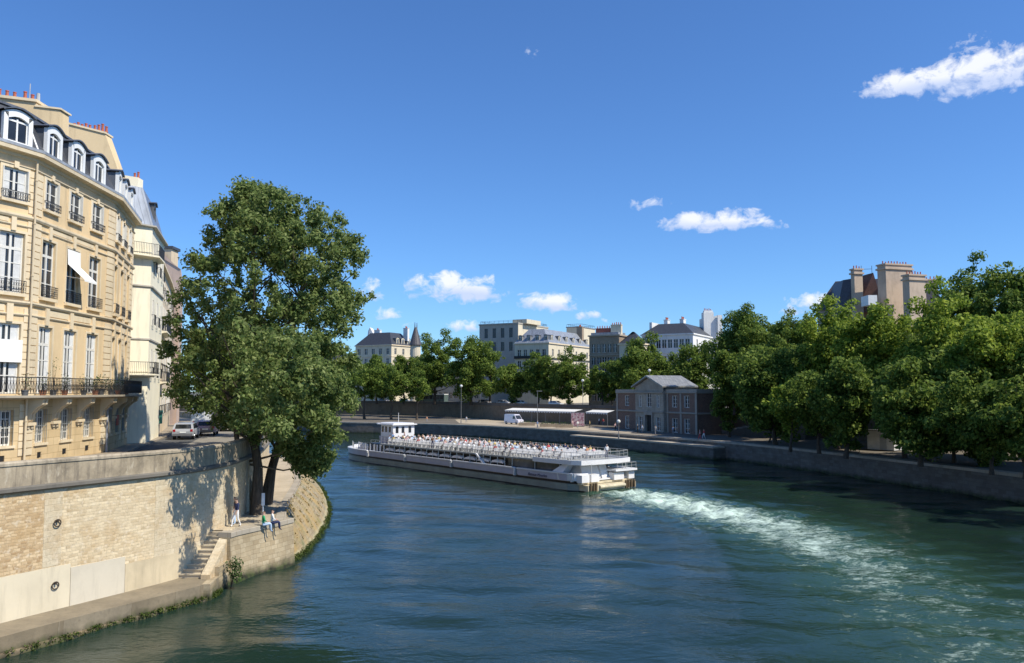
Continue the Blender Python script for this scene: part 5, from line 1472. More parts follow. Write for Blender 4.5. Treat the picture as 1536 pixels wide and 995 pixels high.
# big poplar on the island quay
def poplar():
    Yp = 57.5; k = Yp/1200*1.0
    root = empty('poplar_tree', (-17.7, 56.2, 3.0), 'big loose-leaved poplar with several stems growing on the low quay of the island', 'tree')
    rows = [(276, 352, 388), (292, 332, 440), (312, 322, 505), (335, 298, 538), (360, 288, 552), (400, 280, 564), (430, 268, 570), (465, 258, 568), (500, 248, 556), (545, 244, 552), (585, 254, 548), (602, 258, 546), (618, 275, 544), (640, 345, 535), (665, 395, 525), (690, 428, 512), (708, 440, 500)]
    zs = [EYE+(587-py)*k for py, a, b in rows][::-1]; L0 = [(a-768)*k for py, a, b in rows][::-1]; R0 = [(b-768)*k for py, a, b in rows][::-1]
    rs = np.random.RandomState(11); C = []; Rr = []
    while len(C) < 780:
        z = rs.uniform(zs[0], zs[-1]); a, b = np.interp(z, zs, L0), np.interp(z, zs, R0)
        if rs.rand() > .25+(b-a)/15.0: continue
        w_ = (b-a)/2; th = rs.uniform(0, 6.283); q = rs.rand()**.55
        r = rs.uniform(.35, .95)
        if w_ < r*1.1: r = max(.35, w_*.5)
        dep = min(w_, 7.0)*min(1, (z-zs[0])/5+.3)
        x = (a+b)/2+(w_-r*.8)*q*math.cos(th); y = Yp-.5+(dep-r*.5)*q*math.sin(th)
        if z < 10.5 and y < 52: y = rs.uniform(53, 60)
        if (z < 13 and x < -23.5): y = max(y, 55)
        C.append((x, y, z)); Rr.append(r)
    for k in range(70): C.append((rs.uniform(-15.5, -11.8), rs.uniform(43.5, 54), rs.uniform(9.3, 15))); Rr.append(rs.uniform(.5, .95))
    # a few outlying sprays that break the outline
    for py, px, r in ((283, 342, .38), (300, 338, .4), (318, 400, .5), (272, 377, .32), (290, 412, .45), (310, 440, .45), (340, 312, .55), (372, 292, .6), (385, 300, .5), (408, 276, .3), (345, 532, .4), (360, 548, .35), (320, 505, .45), (330, 520, .4),
                      (415, 560, .4), (432, 566, .3), (395, 552, .45), (455, 552, .35), (352, 330, .5), (405, 290, .5), (420, 268, .3), (440, 262, .4), (300, 460, .4), (312, 480, .4), (520, 250, .5), (470, 552, .3)):
        C.append(((px-768)*k, Yp+rs.normal(0, 1.2), EYE+(587-py)*k)); Rr.append(r)
    C = [(c[0]+17.7, c[1]-56.2, c[2]-3) for c in C]
    V, F = leaf_cloud(C, Rr, 330, .13, 4, squash=.9, shell=.3)
    link('crown', np_mesh('crown', V, F, POP), root)
    g = MB(); limb_paths(g, (0, 0, -.2), .36, (-1.0, .6, 20), [C[i] for i in range(0, 780, 20)], rs); g.build('trunk', BARK, root, smooth=True, world=False)
    g = MB(); limb_paths(g, (-.9, 5.0, -.2), .38, (2.6, 1.5, 17), [C[i] for i in range(4, 780, 28)], rs); g.build('trunk', BARK, root, smooth=True, world=False)
    g = MB(); limb_paths(g, (-.5, 2.2, -.2), .26, (-4.6, 1.0, 14), [C[i] for i in range(7, 780, 40)], rs); g.build('trunk', BARKL, root, smooth=True, world=False)
poplar()
gi = 'trees along the island street'
broad_tree('street_tree', 'leafy tree on the island street left behind the big poplar', -25.6, 76, 7.2, 12.5, 4.6, 4.6, 2.0, PLANE, 21, .2, 20, 70, gi)
broad_tree('street_tree', 'dark tree further along the island street beyond the parked cars', -31.5, 97, 7.2, 13.0, 5.0, 6, 2.0, PLANE, 22, .25, 20, 60, gi)
broad_tree('street_tree', 'furthest dark tree on the island where the quay bends away', -43, 118, 7.2, 13.0, 7, 7, 1.5, PLANE, 23, .3, 20, 60, gi)
# riverside shrub at the foot of the bastion
sh = empty('shrub', (-16.2, 47.6, .4), 'green shrub sprouting from the masonry at the waterline below the bastion', 'shrub')
V, F = leaf_cloud([(0, 0, .7), (.25, -.1, 1.05), (-.25, .1, .9), (.1, 0, .4), (.05, -.15, 1.35), (.2, .1, .2)], [.45, .33, .35, .4, .2, .3], 700, .07, 3)
link('foliage', np_mesh('foliage', V, F, LEAF_B), sh)
g = MB(); g.path([(-.2, .1, -.3), (0, 0, .5), (.1, 0, 1.1)], .05, .02, 5); g.build('stem', BARK, sh, world=False)
# moss and weeds hanging over the plinth
rs = np.random.RandomState(2); cs = []; r_ = []
for k in range(420):
    t = rs.rand()**.6; i = int(t*(len(lo)-2)); p = lerp(lo[i], lo[i+1], rs.rand())
    if p[1] < 30: continue
    cs.append((p[0]+.18, p[1]-.05, .06+rs.rand()*.18)); r_.append(rs.uniform(.06, .17))
for k in range(260):
    i = rs.randint(2, 22); p = lerp(wlw[i], wlw[i+1], rs.rand()); cs.append((p[0]+rs.uniform(-.1, .1), p[1], .05+rs.rand()*.3)); r_.append(rs.uniform(.08, .28))
V, F = leaf_cloud(cs, r_, 900, .05, 5); o = link('water_weeds', np_mesh('water_weeds', V, F, leaf_mat('weed', (.012, .025, .006), (.05, .085, .014), (.11, .13, .03), .2))); tag(o, 'mossy green weeds along the waterline of the island bank', 'weeds', kind='stuff')
# dry grass tufts on the revetment
cs = []; r_ = []
for k in range(300):
    i = rs.randint(3, 20); kk = rs.uniform(.03, .8); a_, b_ = Vector((*tl[i], 3.05)), Vector((*wlw[i], 0)); p = a_.lerp(b_, kk); 
    if rs.rand() < .35+.6*math.sin(i*1.7+kk*5)**2: cs.append((p.x, p.y, p.z+.22)); r_.append(rs.uniform(.06, .2))
V, F = leaf_cloud(cs, r_, 420, .06, 6); o = link('dry_grass', np_mesh('dry_grass', V, F, leaf_mat('dry_grass_blades', (.07, .07, .02), (.24, .17, .06), (.42, .30, .12), .2))); tag(o, 'dry yellow grass tufts covering the sloping bank', 'grass', kind='stuff')

gf = 'plane trees along the far street'
def ftree(pxc, Yd, ytop, pxw, label, seed, m=PLANE, lo_=1.8, leaf=.34, z=7.3, group=gf, ncl=130, dens=24, ry=None, **kw):
    x = rr(pxc)*Yd; h = zz(ytop, Yd)-z; rx = pxw/2/1200*Yd
    return broad_tree('plane_tree', label, x, Yd, z, h*1.0, rx, ry or rx, lo_, m, seed, leaf, dens, ncl, group, **kw)
ftree(520, 285, 540, 62, 'plane tree just right behind the poplar crown on the far street', 30)
ftree(566, 278, 532, 56, 'plane tree below the dark-roofed gabled house', 31)
ftree(606, 272, 533, 50, 'plane tree under the pointed turret', 32)
ftree(652, 262, 504, 62, 'taller plane tree immediately right of the turret', 33, m=PLANE)
ftree(707, 252, 503, 78, 'broad pale-topped plane tree left of the grey apartment block', 34, m=PLANE)
ftree(768, 240, 543, 58, 'low round plane tree in front of the modern grey block', 35)
ftree(806, 236, 534, 48, 'plane tree standing before the shaded side of the mansard house', 36)
ftree(852, 230, 528, 66, 'dark plane tree before the sunny side of the mansard house', 37)
ftree(918, 222, 562, 44, 'small plane tree left above the brick quay house', 38)
ftree(955, 208, 511, 86, 'dark plane tree rising behind the brick quay house', 39)
ftree(1002, 212, 532, 50, 'plane tree before the middle of the white block', 41)
ftree(1042, 200, 519, 74, 'plane tree hiding the lower right of the white block', 40)
gr_ = 'trees on the right bank'
def rtree(px, Yd, ytop, w_, label, seed, m=PLANE, z=7.3, lo_=1.2, leaf=.27, ncl=190, dens=22, **kw):
    return ftree(px, Yd, ytop, w_, label, seed, m, lo_, leaf, z, gr_, ncl, dens, **kw)
rtree(1120, 158, 462, 112, 'leftmost tall tree of the dark right-hand group, beside the white block', 51)
rtree(1192, 146, 470, 96, 'second tall tree of the right-hand group', 52)
rtree(1160, 128, 520, 120, 'lower tree leaning over the quay in front of the tall right-hand group', 53, z=3.0, lo_=2.4)
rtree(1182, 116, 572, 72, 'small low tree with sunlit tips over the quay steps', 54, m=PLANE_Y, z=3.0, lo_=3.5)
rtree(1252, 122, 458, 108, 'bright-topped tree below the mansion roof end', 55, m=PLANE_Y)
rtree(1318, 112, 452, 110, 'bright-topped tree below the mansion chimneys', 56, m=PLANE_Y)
rtree(1264, 104, 530, 110, 'dark lower tree over the quay with a trunk near the white cabin', 57, z=3.0, lo_=1.8)
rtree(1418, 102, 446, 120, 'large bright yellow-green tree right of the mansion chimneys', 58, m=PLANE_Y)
rtree(1375, 93, 540, 150, 'dark wide tree spreading low over the right quay', 59, z=3.0, lo_=1.5)
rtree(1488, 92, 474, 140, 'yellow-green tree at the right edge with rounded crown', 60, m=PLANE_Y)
rtree(1480, 84, 570, 160, 'low dark tree at the right edge reaching down to the quay', 61, z=3.0, lo_=1.6, leaf=.22)
rtree(1450, 128, 392, 110, 'tall dark green tree rearing up behind the yellow-green ones', 62, leaf=.3)
rtree(1545, 118, 368, 150, 'tallest dark tree, cut by the right edge', 63, leaf=.3)
rtree(1620, 86, 470, 190, 'tree beyond the right edge leaning into view', 64)
rtree(1230, 150, 500, 130, 'shaded tree filling the back of the right-hand group', 65, leaf=.35)
rtree(1340, 135, 500, 170, 'shaded tree between the quay cabin and the mansion', 66, leaf=.35)

# ------------------------------------------------------------------ people
PM = {}
def person_mesh(pose, fingers=False):
    """one continuous skinned body; material slots: skin, shirt, trousers, shoes, hair"""
    if (pose, fingers) in PM: return PM[(pose, fingers)]
    V = []; E = []; Rd = []; reg_ = []
    def v(p, r, kind, par=None):
        V.append(p); Rd.append(r); reg_.append(kind); i = len(V)-1
        if par is not None: E.append((par, i))
        return i
    sit = pose == 'sit'; hz = .95 if not sit else .12
    pel = v((0, 0, hz), (.145, .115), 2); sp = v((0, 0, hz+.2), (.135, .10), 1, pel); ch = v((0, -.01 if not sit else -.02, hz+.42), (.165, .11), 1, sp)
    nk = v((0, .0, hz+.56), (.06, .06), 0, ch); hd0 = v((0, .02, hz+.64), (.075, .085), 0, nk); hd = v((0, .02, hz+.73), (.085, .1), 0, hd0); ht = v((0, 0, hz+.80), (.07, .08), 4, hd)
    nose = v((0, .125, hz+.685), (.016, .018), 0, hd0)
    for s in (-1, 1):
        sh_ = v((s*.17, 0, hz+.47), (.065, .065), 1, ch)
        if pose == 'sit': el = (s*.24, .06, hz+.22); wr_ = (s*.17, .28, hz+.16); hn = (s*.14, .36, hz+.13)
        elif pose == 'lean': el = (s*.25, .10, hz+.25); wr_ = (s*.2, .3, hz+.3); hn = (s*.17, .38, hz+.34)
        elif pose == 'walk': el = (s*.23, -s*.1, hz+.2); wr_ = (s*.24, .05-s*.16, hz-.02); hn = (s*.24, .1-s*.18, hz-.1)
        else: el = (s*.24, -.02, hz+.2); wr_ = (s*.26, .05, hz-.03); hn = (s*.26, .08, hz-.11)
        e_ = v(el, (.047, .047), 1, sh_); w1 = v(wr_, (.03, .03), 0, e_); h1 = v(hn, (.038, .024), 0, w1)
        if fingers:
            d0 = (Vector(hn)-Vector(wr_)).normalized(); sd_ = Vector((1, 0, 0))
            for q in range(4):
                L_ = (.05, .06, .057, .045)[q]; st = Vector(hn)+sd_*((q-1.5)*.02)
                a_ = v(tuple(st+d0*.02), (.009, .009), 0, h1); b_ = v(tuple(st+d0*(.02+L_*.6)), (.0085, .0085), 0, a_); v(tuple(st+d0*(.02+L_)+Vector((0, 0, -.02))), (.007, .007), 0, b_)
            a_ = v(tuple(Vector(hn)-d0*.03+sd_*(-s*.035)), (.011, .011), 0, w1); v(tuple(Vector(hn)+sd_*(-s*.05)+d0*.015), (.009, .009), 0, a_)
        hp_ = v((s*.09, 0, hz-.04), (.095, .1), 2, pel)
        if sit: kn = (s*.12, .44, hz+.02); an = (s*.12, .47, hz-.42); to = (s*.13, .60, hz-.49)
        elif pose == 'walk': kn = (s*.1, .1+s*.12, .5); an = (s*.1, s*.26, .1); to = (s*.1, s*.26+.15, .04)
        else: kn = (s*.11, .02, .5); an = (s*.12, -.01, .09); to = (s*.13, .14, .035)
        k_ = v(kn, (.062, .066), 2, hp_); a1 = v(an, (.04, .042), 2, k_); v(to, (.042, .03), 3, a1)
    me = bpy.data.meshes.new('person_body'); me.from_pydata(V, E, []); me.update()
    ob = bpy.data.objects.new('tmp_person', me); COL.objects.link(ob)
    sk = ob.modifiers.new('skin', 'SKIN'); sk.use_smooth_shade = True
    sub = ob.modifiers.new('sub', 'SUBSURF'); sub.levels = 1; sub.render_levels = 1
    for i, sv in enumerate(me.skin_vertices[0].data): sv.radius = Rd[i]; sv.use_root = (i == 0)
    dg = bpy.context.evaluated_depsgraph_get(); dg.update()
    m2 = bpy.data.meshes.new_from_object(ob.evaluated_get(dg)); m2.name = 'person_body'
    bpy.data.objects.remove(ob)
    VV = [Vector(p) for p in V]; segs_ = [(VV[a], VV[b], reg_[b], reg_[a]) for a, b in E]
    for m in (None,)*0: pass
    m2.materials.clear()
    for _ in range(5): m2.materials.append(MATS_SK[0])
    for p in m2.polygons:
        c = p.center; best = 9; kind = 1
        for a, b, kb, ka in segs_:
            d_ = b-a; t = max(0, min(1, (c-a).dot(d_)/max(1e-9, d_.length_squared))); dd = (c-(a+d_*t)).length
            if dd < best: best = dd; kind = kb if t > .5 else (ka if ka != 0 or kb == 0 else ka)
        if c.z > hz+.735 or (c.y < -.03 and c.z > hz+.62): kind = 4
        p.material_index = kind; p.use_smooth = True
    PM[(pose, fingers)] = m2; return m2
def cloth(name, col): return plain(name, col, .85, .12, 9)
MATS_SK = [plain('skin', (.48, .30, .22), .6, .06), plain('skin_dark', (.2, .12, .08), .6, .06)]
SH = dict(white=(.75, .75, .74), pink=(.62, .40, .38), red=(.42, .05, .05), navy=(.02, .03, .09), green=(.02, .32, .12), yellow=(.58, .45, .16), blue=(.16, .26, .45), black=(.02, .02, .02), grey=(.3, .3, .3), orange=(.5, .24, .12), brown=(.16, .08, .04), paleblue=(.45, .58, .75))
HAIR = [(.03, .02, .015), (.09, .05, .025), (.3, .2, .1), (.35, .34, .33)]
def person(pose, x, y, z, rz, shirt, trouser, hair=0, label=None, group=None, parent_fingers=False, scale=1.0, skin=0):
    o = bpy.data.objects.new('person', person_mesh(pose, parent_fingers)); COL.objects.link(o)
    o.location = (x, y, z); o.rotation_euler = (0, 0, rz); o.scale = (scale,)*3
    ms = [MATS_SK[skin], cloth('cloth_'+shirt, SH[shirt]), cloth('cloth_'+trouser, SH[trouser]), cloth('cloth_black', SH['black']), plain('hair%d' % hair, HAIR[hair], .7, .1)]
    for i, m in enumerate(ms): o.material_slots[i].link = 'OBJECT'; o.material_slots[i].material = m
    return tag(o, label, 'person', group)
gq = 'people on the island quay'
person('walk', -17.35, 51.1, 3.0, R(150), 'navy', 'white', 0, 'standing person in navy top and white trousers near the top of the stone steps', gq, True)
person('stand', -17.72, 51.9, 3.0, R(100), 'brown', 'paleblue', 1, 'person in brown top and pale trousers standing against the shaded wall', gq, True)
person('sit', -15.72, 51.35, 3.0, R(-62), 'green', 'paleblue', 1, 'person in green top and light jeans sitting on the quay edge, legs dangling', gq, True)
person('sit', -15.38, 52.05, 3.0, R(-62), 'white', 'navy', 0, 'person in white top and dark jeans sitting on the quay edge beside the green one', gq, True)
g = MB(); g.tube((-16.15, 52.6, 3), (-16.15, 52.6, 3.06), .14, .14, 10); g.tube((-16.15, 52.6, 3.06), (-16.15, 52.6, 4.5), .04, .04, 8); g.box(-16.25, -16.05, 52.57, 52.63, 4.1, 4.9)
o = g.build('sign_post', WHITE); tag(o, 'thin white post with a narrow panel behind the seated pair', 'sign')
gfq = 'people on the far quay'
for i, (px, py, pose, sh_, tr, lab) in enumerate([
    (858, 641, 'stand', 'pink', 'pink', 'pink-clad person below the poster panel'), (866, 642, 'walk', 'white', 'grey', 'person in white top at the foot of the poster panel'), (884, 642, 'stand', 'yellow', 'black', 'person in a bright yellow top right of the poster'),
    (898, 637, 'stand', 'white', 'navy', 'person in white by the small awning'), (904, 638, 'walk', 'red', 'navy', 'person in red beside the small awning'), (922, 646, 'stand', 'pink', 'black', 'left one of two people walking before the quay house corner'),
    (926.5, 646, 'walk', 'brown', 'black', 'right one of two people walking before the quay house corner'), (955, 649, 'stand', 'black', 'black', 'person in black left of the quay house door'), (962, 649.5, 'stand', 'white', 'grey', 'person in white left of the quay house door'),
    (982, 651, 'walk', 'grey', 'grey', 'person in grey near the quay house door'), (1008, 652, 'stand', 'paleblue', 'grey', 'person in pale blue right of the quay house door'), (1048, 659, 'walk', 'pink', 'red', 'person in pink and red walking on the sunny landing'),
    (1054, 658, 'walk', 'red', 'white', 'person in red and white walking on the sunny landing'), (700, 634, 'walk', 'white', 'grey', 'person in white on the far quay left of the van'), (641, 634, 'stand', 'orange', 'grey', 'person in orange at the far end of the quay'), (806, 642, 'walk', 'blue', 'grey', 'person in blue below the long canopy')]):
    d_ = Vector((rr(px), 1)); Yd = 8.5*1200/(py-587); person(pose, rr(px)*Yd, Yd, 3.0, R(40*i), sh_, tr, i % 4, lab, gfq)

# ------------------------------------------------------------------ the river boat
BW = plain('boat_white', (.74, .73, .72), .35, .06, .8); BG = plain('hull_green_grey', (.30, .33, .28), .4, .2, .6); BD = plain('hull_dark', (.02, .022, .025), .5, .1)
BL_ = plain('boat_lilac', (.52, .50, .58), .35, .08, .6); BGL = glass('saloon_glass', (.06, .065, .07)); STEEL = plain('rail_steel', (.5, .5, .48), .35, .1, 3, .3)
BOAT = empty('river_cruise_boat', (11.0, 95.3, 0), 'long white open-top river cruise boat crowded with passengers, leaving a foaming wake', 'boat', rz=math.atan2(.773, -.634)); BOAT.scale = (.97, 1, 1)
def hullo(u0, u1, hw_, n=10, s_in=0.0):
    """hull outline between two stations, ccw; bow tapers"""
    def half(u):
        h = hw_
        if u > 50: h = hw_*math.sqrt(max(0, 1-((u-50)/12.3)**2.2))
        if u < 2: h = hw_-(.9*(1-u/2)**2)
        return max(.05, h)
    us = [u0+(u1-u0)*k/n for k in range(n+1)]
    return [(u, -half(u)) for u in us]+[(u, half(u)) for u in reversed(us)]
def bb(name, m, f, parent=BOAT, **kw):
    g = MB(); f(g); o = g.build(name, m, None, **kw); o.parent = parent; reg(parent, o); return o
hull = bb('hull', [BG, BD], lambda g: (g.prism(hullo(.2, 61.5, 4.5, 40), -.9, .08, 1, poly2=hullo(.1, 61.7, 4.62, 40)), g.prism(hullo(.1, 61.7, 4.62, 40), .08, .82, 0, poly2=hullo(0, 62, 4.72, 40)), g.prism(hullo(.3, 61.6, 4.3, 40), .82, 1.22, 1)))
bb('deck', plain('deck_grey', (.25, .25, .25), .7, .15), lambda g: g.prism(hullo(.2, 61.8, 4.55, 40), 1.2, 1.3, 0))
brk = [0.4, 10.8, 25.0, 37.4, 49.0, 58.4]
def bulwark(g):
    for a, b_ in zip(brk[:-1], brk[1:]):
        for s in (-1, 1):
            us = [a+.55+(b_-a-.55)*k/14 for k in range(15)]
            def hf(u): return (4.78*math.sqrt(max(0, 1-((u-50)/12.3)**2.2)) if u > 50 else 4.78-(.9*(1-u/2)**2 if u < 2 else 0))
            for k in range(14):
                h0, h1 = hf(us[k]), hf(us[k+1]); up = lambda h: h+.12
                g.face([(us[k], s*h0, 1.17), (us[k+1], s*h1, 1.17), (us[k+1], s*up(h1), 1.95), (us[k], s*up(h0), 1.95)], 0)
                g.face([(us[k], s*(h0-.15), 1.1), (us[k+1], s*(h1-.15), 1.1), (us[k+1], s*(up(h1)-.2), 1.95), (us[k], s*(up(h0)-.2), 1.95)], 0)
                g.hexa([(us[k], s*(up(h0)-.25), 1.93), (us[k+1], s*(up(h1)-.25), 1.93), (us[k+1], s*(up(h1)+.07), 1.93), (us[k], s*(up(h0)+.07), 1.93),
                        (us[k], s*(up(h0)-.25), 2.07), (us[k+1], s*(up(h1)-.25), 2.07), (us[k+1], s*(up(h1)+.07), 2.07), (us[k], s*(up(h0)+.07), 2.07)], 1)
            h = hf(us[0]); g.hexa([(a+.5, s*(h-.3), 1.05), (a+.75, s*(h-.3), 1.05), (a+.75, s*(h+.1), 1.05), (a+.5, s*(h+.1), 1.05), (a+.25, s*(h-.3), 1.98), (a+.6, s*(h-.3), 1.98), (a+.6, s*(h+.22), 1.98), (a+.25, s*(h+.22), 1.98)], 1)
bb('bulwark', [BL_, BW], bulwark)
def bow(g):
    o = hullo(57.5, 62.2, 4.9, 12); g.prism(o, 1.75, 2.0, 1); o2 = hullo(58.2, 62.0, 4.6, 12); g.prism(o2, 1.2, 1.75, 0); g.prism([(60.2, -1.6), (62.0, -.7), (62.0, .7), (60.2, 1.6)], 2.0, 2.25, 1)
bb('bow_deck', [BL_, BW], bow)
# stern: pontoon, fenders, white lockers, raised platform
def stern(g):
    g.box(-1.2, .3, -4.0, 4.0, .1, .75, 2); g.box(-.2, .6, -4.3, 4.3, 1.15, 1.3, 1)
    for y0, y1 in ((-4.4, -3.4), (-2.6, -.9), (1.6, 2.9), (3.2, 4.4)): g.box(-.6, .3, y0, y1, 1.05, 1.9, 1)
    g.box(-.35, .2, -4.35, 4.35, .8, 1.05, 2)
    for y in (-3.6, -3.1, -2.6, -2.2, 3.2, 3.7, 2.8): g.tube((-1.3, y, .15), (-1.3, y, 1.0), .16, .16, 8, 3)
    g.tube((-1.25, -2, .5), (-1.25, 2.2, .5), .22, .22, 8, 2)
bb('stern_platform', [BL_, BW, plain('stained_white', (.55, .48, .33), .6, .3, 1.5), plain('fender_brown', (.12, .08, .04), .8, .3)], stern)
def upstern(g):
    g.prism([(-1.0, -4.5), (2.4, -4.6), (2.4, -.9), (-.9, -.9)], 2.05, 2.28, 0)
    g.hexa([(.5, .2, 1.3), (4.2, .2, 1.3), (4.2, 3.2, 1.3), (.5, 3.2, 1.3), (1.2, .3, 3.1), (3.6, .3, 3.1), (3.6, 3.0, 3.1), (1.2, 3.0, 3.1)], 0)
    g.hexa([(.3, -1.0, 1.3), (2.2, -1.0, 1.3), (2.2, .2, 1.3), (.3, .2, 1.3), (1.1, -1.0, 3.1), (2.4, -1.0, 3.1), (2.4, .2, 3.1), (1.1, .2, 3.1)], 0)
bb('stern_housing', [BW], upstern)
bb('saloon', [BGL, plain('saloon_dark', (.02, .022, .026), .4, .1)], lambda g: (g.box(3.6, 13.5, -4.1, 4.1, 1.3, 3.1, 0), g.box(13.5, 52, -3.3, 3.3, 1.3, 3.05, 1)))
bb('stern_railing', STEEL, lambda g: [[g.tube((-.9, y, 2.28), (-.9, y, 3.0), .025, n=4) for y in (-4.4, -3.6, -2.8, -2.0, -1.1)], g.tube((-.9, -4.4, 3.0), (-.9, -1.1, 3.0), .03, n=4), g.tube((-.9, -4.4, 2.65), (-.9, -1.1, 2.65), .02, n=4), g.tube((-.9, -4.4, 3.0), (2.2, -4.5, 3.0), .03, n=4)])
def quarter(g):
    pts_ = [(-.1, 3.2), (.05, 4.0), (.5, 4.5), (1.3, 4.72), (3.2, 4.8)]
    for a, b_ in zip(pts_[:-1], pts_[1:]):
        g.hexa([(a[0], a[1]-.3, 1.2), (b_[0], b_[1]-.3, 1.2), (b_[0], b_[1], 1.2), (a[0], a[1], 1.2), (a[0], a[1]-.3, 2.05), (b_[0], b_[1]-.3, 2.05), (b_[0], b_[1]+.12, 2.05), (a[0], a[1]+.12, 2.05)])
    g.hexa([(2.6, 3.4, 2.0), (4.6, 3.4, 2.0), (4.6, 4.5, 2.0), (2.6, 4.5, 2.0), (1.7, 3.4, 3.1), (2.6, 3.4, 3.1), (2.6, 4.3, 3.1), (1.7, 4.3, 3.1)])
bb('stern_quarter', BW, quarter)
bb('upper_deck', [BW, plain('deck_edge', (.28, .29, .28), .6, .15)], lambda g: (g.prism([(-.2, -4.0), (1.2, -4.55), (11, -4.6), (11, 4.6), (1.2, 4.55), (-.2, 4.0)], 3.12, 3.30, 1, poly2=None),
    g.prism([(11.0, -4.3), (46.5, -4.3), (46.5, 4.3), (11.0, 4.3)], 3.05, 3.24, 1)))
def uedge(g):
    pl = [(8.0, 4.62), (5, 4.7), (1.0, 4.66), (-.2, 4.1), (-.55, 2.0), (-.7, 0), (-.55, -2.0), (-.2, -4.1), (1, -4.66), (5, -4.7), (8, -4.62)]
    band(g, pl[::-1], [(0, 3.0), (.12, 3.05), (.22, 3.3), (.18, 3.52), (0, 3.52)])
bb('deck_edge', BW, uedge)
g = MB(); g.tube((0, 0, 0), (0, 0, 1.8), .05, .05, 5); pm_ = g.mesh('post', [STEEL])
for s in (-1, 1):
    for u in list(np.arange(12.5, 52, 1.55))+[3.4, 8]:
        o = link('post', pm_, BOAT); o.location = (u, s*4.25, 1.3); reg(BOAT, o)
for u, y in ((-.3, -3.2), (-.4, 2.7)): o = link('post', pm_, BOAT); o.location = (u, y, 1.3); reg(BOAT, o)

for s in (-1, 1):
    def windows_strip(g):
        for u0 in np.arange(14.5, 45, 3.1):
            for k in range(5):
                a0, a1 = math.pi*k/5, math.pi*(k+1)/5; y0, y1 = s*3.75, s*4.15
                g.face([(u0+1.3-1.3*math.cos(a0), y0, 2.45+.28*math.sin(a0)), (u0+1.3-1.3*math.cos(a1), y0, 2.45+.28*math.sin(a1)), (u0+1.3-1.3*math.cos(a1), y1, 2.35+.25*math.sin(a1)), (u0+1.3-1.3*math.cos(a0), y1, 2.35+.25*math.sin(a0))])
                g.face([(u0+1.3-1.3*math.cos(a0), y1, 2.2+.1*math.sin(a0)), (u0+1.3-1.3*math.cos(a1), y1, 2.2+.1*math.sin(a1)), (u0+1.3-1.3*math.cos(a1), y1, 2.38+.25*math.sin(a1)), (u0+1.3-1.3*math.cos(a0), y1, 2.38+.25*math.sin(a0))])
    bb('side_hood', BW, windows_strip)
def rails(g):
    side = [(46, 4.3), (8, 4.4), (1.2, 4.45), (.1, 4.0), (-.4, 2), (-.5, 0), (-.4, -2), (.1, -4.0), (1.2, -4.45), (8, -4.4), (46, -4.3)]
    z0 = 3.3
    for a, b_ in zip(side[:-1], side[1:]):
        for z, r in ((z0+1.1, .035), (z0+.75, .02), (z0+.4, .02)): g.tube((*a, z), (*b_, z), r, n=4)
        n = max(1, int(math.dist(a, b_)/1.1))
        for k in range(n): p = lerp(a, b_, k/n); g.tube((*p, z0-.1), (*p, z0+1.1), .028, n=4)
        n = max(1, int(math.dist(a, b_)/.28)) if abs(a[1]) > 3 and abs(b_[1]) > 3 else 0
        for k in range(n): p = lerp(a, b_, k/n); g.tube((*p, z0), (*p, z0+1.05), .008, n=3)
    a = [(60.5, 1.8), (56, 3.9), (50, 4.5)]
    for s in (-1, 1):
        for p, q in zip(a[:-1], a[1:]):
            g.tube((p[0], s*p[1], 2.95), (q[0], s*q[1], 2.95), .025, n=4)
            for k in range(5): r_ = lerp(p, q, k/5); g.tube((r_[0], s*r_[1], 2), (r_[0], s*r_[1], 2.95), .02, n=4)
bb('railing', STEEL, rails)
bb('side_stair', BW, lambda g: [g.hexa([(17.5, 4.2, 1.5), (17.9, 4.2, 1.5), (17.9, 4.5, 1.5), (17.5, 4.5, 1.5), (20.0, 4.2, 3.25), (20.4, 4.2, 3.25), (20.4, 4.5, 3.25), (20.0, 4.5, 3.25)])]+[g.box(17.7+.35*k, 18.05+.35*k, 3.5, 4.2, 1.5+.25*k, 1.56+.25*k) for k in range(7)])
ph = bb('wheelhouse', [BW, BL_], lambda g: (g.prism([(46.3, -2.0), (50.2, -2.0), (51.2, -1.2), (51.2, 1.2), (50.2, 2.0), (46.3, 2.0)], 4.2, 6.05, 0),
    g.hexa([(46.8, -1.5, 1.3), (50.5, -1.5, 1.3), (50.5, 1.5, 1.3), (46.8, 1.5, 1.3), (46.5, -1.9, 4.2), (51.0, -1.9, 4.2), (51.0, 1.9, 4.2), (46.5, 1.9, 4.2)], 1)))
bb('roof', BW, lambda g: (g.prism([(45.9, -2.3), (50.5, -2.4), (53.0, -1.3), (53.0, 1.3), (50.5, 2.4), (45.9, 2.3)], 6.05, 6.22, 0), g.prism([(46.3, -1.9), (50.3, -2.0), (52.0, -1.0), (52.0, 1.0), (50.3, 2.0), (46.3, 1.9)], 6.22, 6.36, 0), g.tube((48, 0, 6.3), (48, 0, 8.0), .05, .03, 5)), parent=ph)
for x0, x1 in ((47.0, 47.6), (48.2, 48.8), (49.3, 49.9)):
    for s in (-1, 1): bb('window', GLASS, lambda g: g.box(x0, x1, s*2.0-.02, s*2.0+.02, 4.9, 5.8), parent=ph)
for y in (-1.4, -.1, 1.0): bb('window', GLASS, lambda g: g.box(46.27, 46.33, y, y+.5, 4.8, 5.8), parent=ph)
bb('windscreen', GLASS, lambda g: g.face([(50.26, 1.98, 4.8), (51.22, 1.18, 4.8), (51.22, 1.18, 5.9), (50.26, 1.98, 5.9)]), parent=ph)
for s in (-1, 1):
    for u in np.arange(46.5, 58, 1.1):
        k = 1 if u < 52 else 1-(u-52)/14
        bb('mullion', [BW], lambda g: g.box(u, u+.35, s*(3.4*k)-.03, s*(3.4*k)+.03, 1.3, 2.9))
